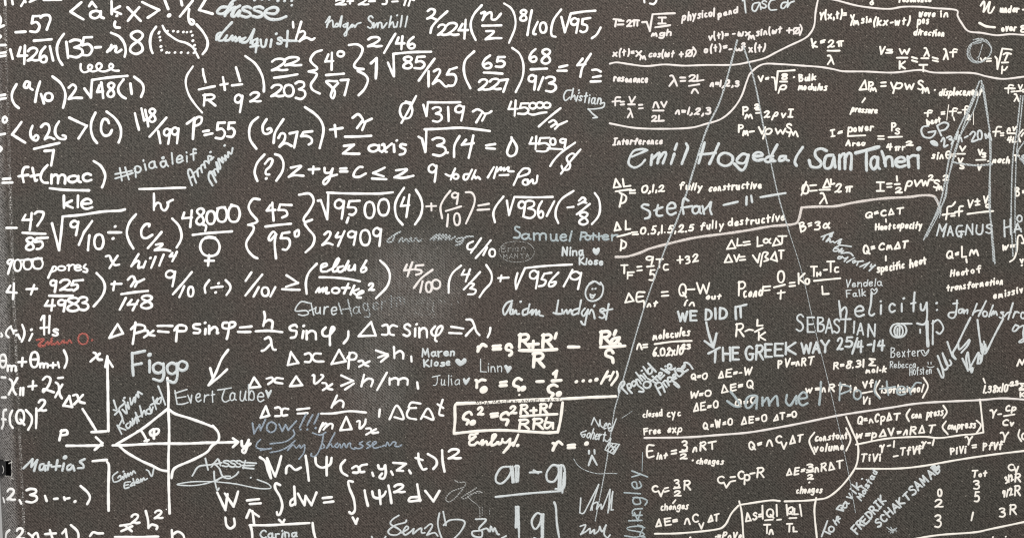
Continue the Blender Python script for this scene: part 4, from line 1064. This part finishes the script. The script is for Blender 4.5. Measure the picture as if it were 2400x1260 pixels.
~ 1005 770 1030 880 1070 1000;- 990 940 1070 1000 1100 870
[slogan|m|6.0]
- 1090 1020 1085 1135;- 1025 1055 1130 1000;H 1160 1000 1225 1120 E 1250 1000 1305 1110 G 1370 990 1440 1115 R 1465 980 1530 1110 E 1550 970 1610 1085 E 1640 965 1710 1075 K 1740 955 1830 1060
#1800 560 2.481
W 195 605 250 662 A 262 600 300 660 Y 310 590 355 655
[date|m|5.6]
2 405 575 435 640 5 450 570 490 625;- 520 575 490 665;4 520 590 550 655;- 580 615 600 612;- 620 590 612 650;4 640 588 675 645
[slogan|m|5.2]
#1920 560 2.481
~ 115 360 120 400 125 455;~ 125 420 150 395 160 420 155 455;e 210 390 260 450;~ 305 310 300 380 290 430 305 445 320 435;- 360 385 358 435;. 358 362;c 410 375 440 425;- 480 375 480 420;. 492 345;~ 555 310 550 370 548 420;- 535 375 560 370;~ 590 378 592 408 608 412 625 370;~ 625 370 628 440 620 485 600 497 570 490;. 683 372 685 412
[signature|m|4.6]
#1800 560 2.481
S 165 438 205 535 E 230 455 268 540 B 290 455 325 535 A 335 465 375 545 S 383 465 415 545 T 420 465 480 540;- 502 480 498 545;A 520 490 555 555 N 582 495 622 565
[signature|m|4.6]
O 712 490 805 572 O 735 502 785 568;- 745 492 835 492;- 765 500 765 565;- 752 520 752 560;- 885 525 885 545;- 925 480 930 620 @8;- 960 475 958 610;~ 955 490 990 470 1020 515 1000 550 980 540
[signature|m|2.6]
t Bexter 715 690 885 676 56;~ 908 678 890 650 905 645 915 665 935 640 930 660 908 678
[signature|m|2.4]
t Rebecca, 710 748 870 748 42;t Hofsten 825 792 950 780 48;- 930 715 932 725;- 948 715 948 725;~ 925 740 945 746 965 740
[signature|m|4.6]
#2160 700 3.97
- 330 15 320 150;~ 322 110 310 165 280 180 250 160 260 130 300 125;- 295 45 335 40;~ 385 95 350 100 345 130 370 130 385 100 390 130;~ 395 132 395 100 402 122 420 100 430 105 425 135
- 515 45 475 150;- 600 20 530 160;~ 480 130 520 110 562 105;o 570 115 610 165;- 665 60 628 165;~ 650 152 670 110 672 145 690 115 702 150;~ 760 125 735 125 760 150 745 180 725 170;- 850 40 805 190;~ 770 165 800 130 830 125;- 870 120 850 175;~ 860 145 885 120 905 130;o 925 125 962 185
~ 870 245 845 290 870 300 905 260 880 245 870 245;~ 900 270 950 250 945 320 950 390 920 405 905 400 945 370
[signature|m|5.0|angular scrawl hanging from a long slanted line]
- 455 175 340 410;- 340 410 285 510;~ 150 650 190 732 205 715 190 640 150 530;~ 150 530 200 650 235 650 240 610 195 505;~ 195 505 232 610 262 620 278 600 262 570;- 240 400 285 530 315 560;~ 318 558 290 505 340 420;~ 340 420 350 470 390 440 445 380 430 430 370 500
[signature|m|5.0|second angular scrawl between two long slanted lines]
- 520 195 560 500;- 760 185 608 485;~ 380 555 430 660 415 560 430 495 440 560 450 620 465 685 475 640 430 668;~ 450 640 530 500 520 600 545 520 555 580 570 500;~ 520 600 550 590 570 490 560 420;~ 580 395 600 500 575 500 590 420 605 490
[equation|c|4.6]
- 890 620 912 565;- 912 565 935 610;- 935 610 958 560
[equation|c|4.8]
#1400 560
n 365 965 410 1015;- 425 975 460 970;- 425 998 460 995;t molecules 515 928 850 888 90;~ 530 968 700 945 870 938;t 6.02x10 515 1082 790 1057 86;t 23 778 1015 855 1010 52
[signature|m|5.0]
#1430 830 7.2
~ 150 640 145 560 190 470 230 450 240 500 190 560;- 190 560 290 660;~ 300 580 290 510 340 500 350 560 300 570;- 310 590 365 650;~ 400 450 365 490 400 540 440 480 400 450;~ 430 460 480 530 560 590 560 630 490 625;~ 450 485 440 420 480 430 520 490;- 435 305 545 440;~ 500 390 510 350 545 370 590 420;- 565 325 612 388;. 535 275;- 560 210 640 320;~ 690 220 640 250 650 330 700 310 715 240;- 640 150 770 290
[signature|m|5.0]
o 565 455 680 568;- 630 405 775 485;- 660 470 735 420;- 715 370 800 440;~ 765 400 785 360 850 420;~ 805 370 862 350 872 310 832 310 822 370 862 400 915 350;- 860 240 990 320;- 935 250 1002 300;. 933 200;~ 972 240 1032 220 1022 170 982 170 972 220 1022 260 1100 230
[signature|m|5.0]
- 760 510 850 680;~ 760 510 820 470 870 500 922 630;- 800 580 880 540;- 890 470 952 550;~ 892 475 922 440 960 460 992 520;~ 1040 395 980 390 980 455 1030 450 1040 395;~ 1045 440 1130 500 1170 550 1140 552 1080 500;~ 1060 400 1102 370 1092 330 1060 350 1072 420 1120 400;~ 1080 240 1120 330 1170 372 1240 310;~ 1195 240 1140 242 1132 272 1200 282 1212 300;~ 1202 255 1262 212 1232 190 1210 240 1250 292 1312 260;~ 1262 180 1250 142 1292 140 1342 170 1392 242
[equation|c|4.8]
#1400 560
R 1280 780 1350 895;~ 1365 850 1400 835 1435 840;- 1478 745 1475 800 1525 795;- 1455 855 1525 820;K 1490 860 1550 930
[equation|c|4.6]
#1800 780 2.481
t PV=nRT 60 202 262 180 52
[equation|c|4.6]
t R=8.31 382 210 555 195 48;Σ 588 150 625 188;t mol·k 570 232 685 225 40
[equation|c|4.4]
#1400 780 2.481
t Q=0 545 270 635 265 45;t W=0 540 375 660 365 42;t ΔE=0 560 455 705 432 48
[equation|c|4.4]
t ΔE=-W 705 260 890 238 48;t ΔE= 725 348 845 322 48;Q 870 275 905 322;t Q=0 800 425 925 405 45
[note|c|4.2]
t closed 265 488 375 480 45;t cyc 408 488 480 478 48
[note|c|4.2]
t Free 272 590 365 582 45;t exp 410 580 490 572 50
[equation|c|4.4]
t Q=W=0 620 560 785 530 46;t ΔE=0 840 530 985 507 46;t ΔT=0 1025 508 1160 487 44
[signature|g|5.8|large thin pale name written across the formulas]
~ 775 340 800 370 820 400 830 425 800 425 755 395;~ 930 370 890 365 865 390 865 430 890 430 930 370 930 370 925 440;- 960 375 960 420;~ 960 410 990 375 1000 420;~ 1000 410 1040 365 1050 420
#1800 780 2.481
~ 110 360 105 400 130 420 165 365 165 365 165 410;e 180 345 230 420;~ 308 285 305 350 298 415
[signature|g|4.6|large thin pale surname written across the formulas]
- 420 290 415 390;~ 420 300 470 310 480 330 420 355;o 500 330 540 385;~ 630 280 620 340 650 380;- 690 280 700 360;- 650 325 740 312;e 750 310 800 360;~ 810 310 820 330 830 355;~ 830 330 860 290 890 290
[equation|c|4.4]
t w=nRT 222 345 440 337 52;t ln 480 345 520 340 55;t Vf 552 317 610 310 46;- 545 350 605 338;t Vi 548 412 590 412 48;~ 650 275 625 330 650 375;t isothermal 660 347 895 340 55;~ 905 260 930 310 900 375
[signature|g|5.0]
#1000 280
~ 855 995 820 990 820 1020 860 1050 850 1090 805 1090;a 880 1055 960 1105;m 990 1050 1100 1110 u 1145 1060 1210 1120 e 1235 1060 1290 1120;- 1340 1030 1318 1120;- 1430 1040 1418 1110;~ 1430 1040 1475 1050 1470 1075 1425 1085;o 1465 1070 1510 1112;- 1540 1050 1535 1110;- 1515 1075 1560 1070;- 1590 1050 1590 1110;- 1565 1085 1615 1075;e 1625 1065 1680 1110 r 1710 1065 1760 1115
[signature|m|4.6]
#1000 560
t Nina 1255 155 1450 152 82;t Klose 1410 230 1625 238 66
[heart|m|4]
* 1530 95 1545 78 1562 92 1585 75 1600 95 1590 130 1565 150 1535 125
[signature|s|1.6|faint scratched name inside an oval]
t Brian 695 122 905 110 66;t MANTA 705 182 950 172 46;O 668 20 995 212
[signature|m|5.0]
~ 790 570 740 590 705 650 720 700 760 640 785 590 785 590 770 685 790 690;~ 795 650 800 690 825 655 830 690 855 690;. 868 577;~ 930 640 890 660 890 700 930 690;- 950 600 930 690;~ 950 680 980 650 970 700 1010 650 1010 700 1040 660 1040 700 1075 710
- 1215 565 1195 690;~ 1170 680 1200 690 1240 690;~ 1250 650 1260 690 1290 650 1300 690 1330 650 1340 690;- 1425 565 1400 690;~ 1400 640 1350 660 1350 700 1400 680;~ 1460 640 1430 680 1450 710 1490 650;- 1490 650 1460 790;~ 1460 790 1440 785 1425 760;~ 1500 690 1520 650 1540 680 1550 730;~ 1545 620 1550 610;S 1595 640 1645 730;- 1680 600 1655 740;- 1610 670 1715 645
[smiley|m|4.4|smiling face in a pale circle]
~ 1550 390 1490 430 1465 500 1490 560 1550 570 1610 530 1630 450 1605 400;~ 1500 410 1550 390 1600 420;. 1530 460 1558 458;~ 1510 510 1515 535 1530 545 1555 510;- 1510 515 1545 520
[signature|m|3.8]
#400 560
~ 1280 590 1200 580 1150 660 1250 660 1270 690 1220 705 1180 695;- 1295 590 1320 700;- 1280 660 1330 640;t ure 1335 695 1530 690 115
[signature|f|3.6|name fading into the scuffed patch]
- 1550 590 1580 690;- 1635 560 1670 705;- 1565 650 1660 640;t agertm 1690 690 2160 600 130
[doodle|s|2.6|faint rubbed out face scribble]
#800 560
~ 700 590 740 550 800 545 850 570 850 620 820 690 770 700 700 690 680 640 700 600 760 590;~ 730 590 760 560 800 580 790 610;~ 770 650 800 640 830 660;~ 860 560 840 640 860 690 830 740;~ 890 555 915 565 930 590;- 950 570 970 605;- 1015 590 1020 605;- 1075 570 1080 590
[signature|m|4.4]
#800 780
t Maren 750 220 1045 205 75;t Klose 765 307 1005 298 62
[heart|m|4]
* 1050 262 1060 235 1090 240 1105 255 1130 230 1155 240 1150 275 1100 305 1070 290
[signature|m|2.6]
- 1285 240 1285 355 1340 358;t inn 1352 356 1480 356 95
[heart|m|4]
* 1500 305 1520 290 1540 307 1560 300 1574 325 1535 372 1520 345
[signature|m|2.6]
- 840 405 910 390;~ 885 400 885 450 870 480 850 480;t ulia 918 486 1095 478 98
[heart|m|4]
* 1120 425 1135 412 1150 432 1175 408 1190 415 1175 450 1150 480 1130 460
[signature|f|4.4|worn grey scribbled name]
#800 280
~ 545 1035 480 1070 430 1110 430 1130 470 1125 500 1060 540 1040;~ 530 1130 560 1090 570 1130 600 1100 620 1140 640 1090 660 1130 690 1090 710 1125 740 1110;~ 820 1110 880 1060 850 1115 910 1055 890 1115 940 1060 920 1110 970 1060 960 1110 1000 1070 1000 1110 1050 1080;~ 1120 1090 1070 1100 1060 1130 1110 1120 1130 1090 1110 1140 1060 1160;~ 1130 1100 1160 1080 1215 1080
[signature|m|7.4|thick pale marker name at the top]
#400 0
~ 630 -25 560 30 500 150;~ 540 70 470 70 430 110 450 130 500 120 570 40;~ 500 140 550 95 600 70 560 140 590 155 640 100 625 150;~ 640 55 590 90 570 140;S 655 65 740 162 S 755 65 850 162;~ 870 120 960 130 990 90 950 70 880 100 870 145 920 180 1000 180 1065 155
. 775 3 845 -5 910 -2 990 10 1052 12 1118 10 1118 52 @6
[signature|m|6.2|thick pale marker surname at the top]
~ 565 210 500 280 430 360;~ 420 370 430 320 470 310 440 370 480 375 520 330;~ 520 330 500 375 540 370 570 330 570 380 600 340 600 385 640 345 640 390 680 360;~ 690 350 650 370 660 395 710 380 770 275;- 770 275 735 400;~ 800 360 760 380 760 420 800 400;- 800 370 785 485;- 735 435 810 425;~ 830 370 840 430 870 430 885 370;- 930 370 920 435;. 975 315;S 985 350 1025 410;- 1080 290 1070 430;- 1040 375 1165 380
[signature|m|4.4]
~ 1430 210 1470 155 1440 255;~ 1440 230 1490 190 1500 250 1510 250;~ 1530 220 1515 250 1545 245 1540 220;~ 1550 240 1580 150 1565 250;~ 1620 220 1590 240 1610 255 1635 215 1635 215 1620 330 1600 320 1660 250;~ 1660 245 1680 225 1670 255 1700 235 1700 260 1720 225 1755 212
#800 0
S 245 150 290 265;~ 300 215 300 260 330 215 335 260 345 215 370 215 375 260 390 255 420 215;- 460 155 440 255;~ 445 240 475 205 485 255 500 250;- 520 205 510 250;. 515 145;- 560 150 545 250;- 610 155 590 250
[formula|w|5.0]
#400 0
2 1525 0 1615 45;- 1630 15 1685 12;- 1660 -15 1655 35;2 1735 -25 1825 45
#800 0
- 255 15 310 13;~ 380 40 410 40 420 10 400 -20;- 470 18 520 15;- 600 -10 580 50;- 640 -10 620 55;~ 575 -5 620 -12 670 5
[formula|w|5.0]
#1400 0
- 430 -15 435 25;~ 540 -15 545 10 520 40 485 35
[signature|m|4.2]
- 1355 -15 1370 120;~ 1340 10 1400 -20 1430 0;~ 1490 25 1440 40 1430 90 1460 105 1500 30 1500 30 1510 90;S 1515 10 1560 78;~ 1640 0 1600 10 1580 60 1600 95 1655 92;~ 1760 25 1710 30 1695 70 1720 80 1760 30;- 1760 -15 1755 70;~ 1760 60 1780 30 1815 15
[signature|m|3.8]
#1000 0
~ 1335 835 1290 840 1265 890 1280 930 1320 900;~ 1330 920 1355 815 1340 900 1365 880 1370 920;t istian 1380 930 1600 968 95;. 1405 835;~ 1600 960 1640 950 1630 990 1570 1005 1490 1010;- 1490 1005 1530 1050 1575 1085 1535 1090
[signature|m|4.8]
#0 280
- 1105 450 1125 565;- 1155 445 1190 555;- 1065 505 1215 475;- 1065 545 1225 495;t piaåleif 1248 492 1820 368 112
[signature|m|5.0]
#400 280
- 197 608 160 500;~ 160 500 165 465 190 470 236 585;- 175 545 215 520;~ 205 502 240 480 256 530 246 470 275 450 290 495 280 430 310 420 320 455 310 390 340 390 355 410 346 342 380 350 366 380 396 350;. 368 302
[signature|m|5.0]
~ 386 610 350 540 366 480 420 578;~ 360 502 390 480 415 520 400 470 425 460 440 490 420 392 450 460 460 440 440 362 485 400 470 350 510 380 500 332 530 350 530 300 560 320 572 265;. 498 242
[equation|c|4.8]
#1400 940 2.481
~ 328 255 292 258 292 322 328 318;- 292 290 320 286;t int 345 332 402 330 46;- 432 288 458 283;- 432 305 458 300;3 495 230 522 285;- 480 293 522 288;2 485 305 520 332;t nRT 555 292 690 270 54
[note|c|4.2]
. 555 342;t changes 575 360 728 365 44
[equation|c|4.6]
C 320 490 350 525;- 355 520 370 550 385 515;- 392 505 412 500;- 392 525 415 518;3 450 455 475 500;- 445 505 480 500;2 450 520 485 548 R 505 460 540 512
[note|c|4.0]
- 455 572 440 590;t changes 370 630 525 622 46
[equation|c|4.6]
t ΔE= 340 727 465 708 48;n 508 680 538 712 C 555 655 585 700;- 592 710 605 738 618 705;t ΔT 645 700 705 690 46
[dividing_line|c|4.8]
~ 335 768 480 765 680 745 740 720 780 650 820 605;~ 830 600 1000 575 1060 578;~ 1090 580 1190 577 1270 570 1342 555 1422 490 1497 390 1517 310 1512 240 1482 170 1447 90
[dividing_line|c|4.8]
~ 825 580 840 650 850 800
[dividing_line|c|4.8]
#1800 940 2.481
~ 280 560 270 640 285 800
[dividing_line|k|5.2]
#1400 940 2.481
~ 275 212 520 208 700 195 880 180 1060 150 1191 125 1422 78 1692 38 1892 9 2222 -8 2352 -18 2500 -10
[equation|c|4.6]
t Q= 890 285 955 262 54;n 985 225 1018 258 C 1040 200 1070 240;- 1070 240 1085 275 1100 240;t ΔT 1120 245 1191 232 52
#1800 940 2.481
~ 270 180 240 230 270 305;t constant 275 230 460 212 46;t volume 270 292 440 278 50;~ 455 155 480 220 455 285
[equation|c|4.6]
#1400 940 2.481
C 700 435 735 475;- 738 475 750 500 770 470;- 775 440 800 437;- 775 465 802 460;C 820 405 850 450 p 855 425 885 480;- 890 420 915 415;R 930 385 968 440
[equation|c|4.6]
#1800 940 2.481
t ΔE= 110 430 210 415 46;3 228 365 262 400;- 225 412 262 405;2 232 425 262 450;. 240 470;t nRΔT 275 412 435 385 52
[note|c|4.0]
t changes 165 532 310 528 46
[equation|c|4.6]
#1400 940 2.481
t ΔS= 865 697 955 682 54;- 960 605 962 680;Q 985 625 1025 675;- 1042 600 1045 665;- 975 690 1020 686;- 1045 688 1068 685;T 970 715 1005 765 n 1000 745 1022 770;- 1100 600 1105 660
#1800 940 2.481
t QL 110 655 175 655 48;- 185 600 195 665;- 125 678 165 676;T 110 710 140 755;- 148 730 148 755 168 755
[equation|c|4.4]
#1400 940 2.481
. 690 785;t =PoVo 700 800 835 795 48;. 540 790
[signature|m|4.4]
#1920 1080 4.41
- 85 615 25 775;- 52 722 112 750;o 100 672 152 730;~ 145 605 178 655;~ 162 640 178 606 206 632;~ 178 602 202 572 182 572 182 612 216 590
~ 180 492 215 455 242 465 232 492;~ 180 492 248 512;~ 225 480 250 500;t avik 268 492 432 252 88;. 443 182
[signature|m|4.2]
t Molstad 432 405 605 112 66
[signature|m|4.8]
t FREDRIK 392 752 692 412 90
[signature|m|4.8]
t SCHAKTSAMAB 614 682 1254 92 86
[scribble|f|2.6]
- 700 680 745 715;- 745 690 760 740;- 720 725 800 690;- 735 740 790 700;- 740 680 770 735;- 720 700 800 720
[equation|c|4.6]
#1800 940 2.481
t Q=nCpΔT 520 132 760 102 50;~ 825 45 805 80 820 115;t con 835 95 890 92 48;t press 925 92 1015 78 54;~ 1020 25 1040 60 1020 95
[equation|c|4.6]
t w=pΔV=nRΔT 515 215 965 178 50;~ 1035 115 1015 150 1045 190;t con 1045 160 1090 160 48;t press 1100 160 1205 150 50
#1920 940 2.481
~ 915 110 940 140 915 185
[dividing_line|c|4.6]
- 900 190 955 180;~ 955 180 945 80 935 -12;~ 215 250 400 215 600 205 700 212 830 195 900 190
[dividing_line|c|4.8]
~ 215 390 440 390 600 375 800 340 1000 310 1200 286
[equation|c|4.6]
#1800 940 2.481
t TiVi 540 345 650 345 52;t γ-1 650 282 735 265 46;- 730 320 755 315;t TfVf 770 312 890 300 52;t γ-1 890 258 960 255 44
[equation|c|4.6]
#1920 940 2.481
t PiVi 765 307 850 297 48;γ 850 205 890 250;- 890 255 912 252;- 893 268 912 265;t PfVf 955 282 1060 275 54;γ 1055 180 1100 235;~ 1165 165 1158 200 1175 230;o 1180 185 1200 220
[equation|c|4.6]
γ 995 50 1030 95;- 1040 75 1058 73;t Cp 1085 55 1140 50 42;- 1075 85 1135 75;t Cv 1065 138 1130 140 42
[equation|c|4.4]
#1920 780 2.481
- 955 265 965 290;t 1.38x10 955 347 1095 338 50;t -23 1098 312 1155 300 30;Σ 1165 292 1195 325;- 1165 332 1195 330;K 1170 345 1195 370
[number_column|c|4.6]
#1920 940 2.481
0 690 510 712 550 2 675 570 718 612 3 675 660 708 730
[number_column|c|4.6]
t Tot 888 440 970 435 44;3 900 460 930 508 5 903 525 930 580;- 895 645 885 690
[number_column|c|4.6]
C 1100 365 1130 400;- 1135 380 1145 412 1158 378;t 3/2 1085 475 1130 455 46;R 1140 420 1170 465;t 9/2 1068 555 1125 542 46;R 1138 490 1168 545 3 1050 620 1080 670 R 1110 600 1145 655
[dividing_line|c|4.8]
~ 540 800 700 775 900 760 1000 740 1200 698;. 1010 788 1085 785 @4
[scratch_line|f|4.6|long left leg of a huge thin letter A]
#0 0 1
~ 1728 95 1690 230 1652 315 1600 480 1560 580;~ 1560 580 1510 720 1466 870 1440 960 @3.6;~ 1440 960 1420 1090 1395 1220 @2.8
[scratch_line|f|4.0|long right leg of a huge thin letter A]
~ 1742 108 1768 190 1790 300;~ 1790 300 1822 450 1850 545 @3.2;~ 1850 545 1880 640 1910 770 1950 930 1985 1090 2005 1200 @1.7
[scratch_line|f|4.2|tall sketched letter A in pale grey bands]
~ 2296 190 2272 250 2232 340 2205 470 2165 562;~ 2300 200 2282 260 2240 345 2210 475 2172 555 @3;~ 2290 215 2255 305 2222 420 2215 465 2185 520;~ 2300 190 2312 260 2322 340 2318 470 2325 540 2332 618;~ 2305 200 2318 300 2321 440 2322 520 2328 612 @3;~ 2232 380 2260 385 2290 388 2325 385 @5;~ 2192 462 2205 490 2202 510 @3
[scratch_line|f|3.6|sketched pale grey upright at the right edge]
~ 2392 225 2384 300 2374 370 2370 500 2374 600;~ 2398 225 2390 300 2382 370 2379 500 2382 590 @3;~ 2402 330 2385 360 2404 388
* 2392 368 2402 362 2404 390 2398 384
[heart|m|3.6]
#1800 940 2.481
* 955 385 960 372 978 378 992 368 1003 380 988 402 962 412
[smudged_square|m|3|small shaded pale square]
#1000 780
- 1680 1010 1780 1025 1725 1115 1645 1075 1680 1010;- 1690 1020 1740 1095;- 1720 1020 1665 1080;- 1750 1030 1690 1095;- 1775 1030 1715 1105;- 1700 1040 1750 1060
[signature|m|3.4]
- 1520 845 1545 780 1590 860 1600 800;~ 1600 800 1605 850 1625 870;t ec 1630 880 1690 890 105;~ 1715 860 1680 880 1690 905 1720 870;- 1750 790 1705 905;~ 1470 900 1425 920 1430 940 1465 930 1450 960 1430 950;t ohert 1475 965 1640 995 100;~ 1645 985 1665 1000 1700 970 1680 1040
"""

def write_all(spec):
    ox = oy = 0.0; k = 1.0
    cur = None
    def flush():
        if cur and cur['p'].v:
            cur['p'].build(cur['kind'], MATS[cur['mat']], board, cur['label'])
    for line in spec.strip().split('\n'):
        line = line.strip()
        if not line: continue
        if line[0] == '#':
            a = [float(v) for v in line[1:].split()]
            ox, oy = a[0], a[1]; k = a[2] if len(a) > 2 else 3.9375
            continue
        if line[0] == '[':
            flush()
            h = (line[1:-1].split('|') + [''])[:4]
            cur = dict(kind=h[0], mat=h[1], w=float(h[2]), label=h[3] or None, p=Paint(LIFT[h[1]], h[1] in 'ck'))
            continue
        for item in line.split(';'):
            tk = item.split()
            if not tk: continue
            w = cur['w']
            if tk[-1][0] == '@': w = float(tk[-1][1:]); tk = tk[:-1]
            X = lambda v: ox + float(v) / k
            Y = lambda v: oy + float(v) / k
            op = tk[0]
            pa = cur['p']
            if op in '~-*.':
                pts = [(X(tk[i]), Y(tk[i + 1])) for i in range(1, len(tk) - 1, 2)]
                if op == '.':
                    for x, y in pts: pa.dot(x, y, w * 0.55)
                elif op == '*': pa.blob(pts)
                else: pa.stroke(op == '~', pts, w)
            elif op == 't' and len(tk) in (7, 8):
                pa.text(tk[1], X(tk[2]), Y(tk[3]), X(tk[4]), Y(tk[5]), float(tk[6]) / k, w, float(tk[7]) if len(tk) > 7 else 0.0)
            else:
                for i in range(0, len(tk) - 4, 5):
                    pa.glyph(tk[i], (X(tk[i + 1]), Y(tk[i + 2]), X(tk[i + 3]), Y(tk[i + 4])), w)
    flush()

write_all(SPEC)
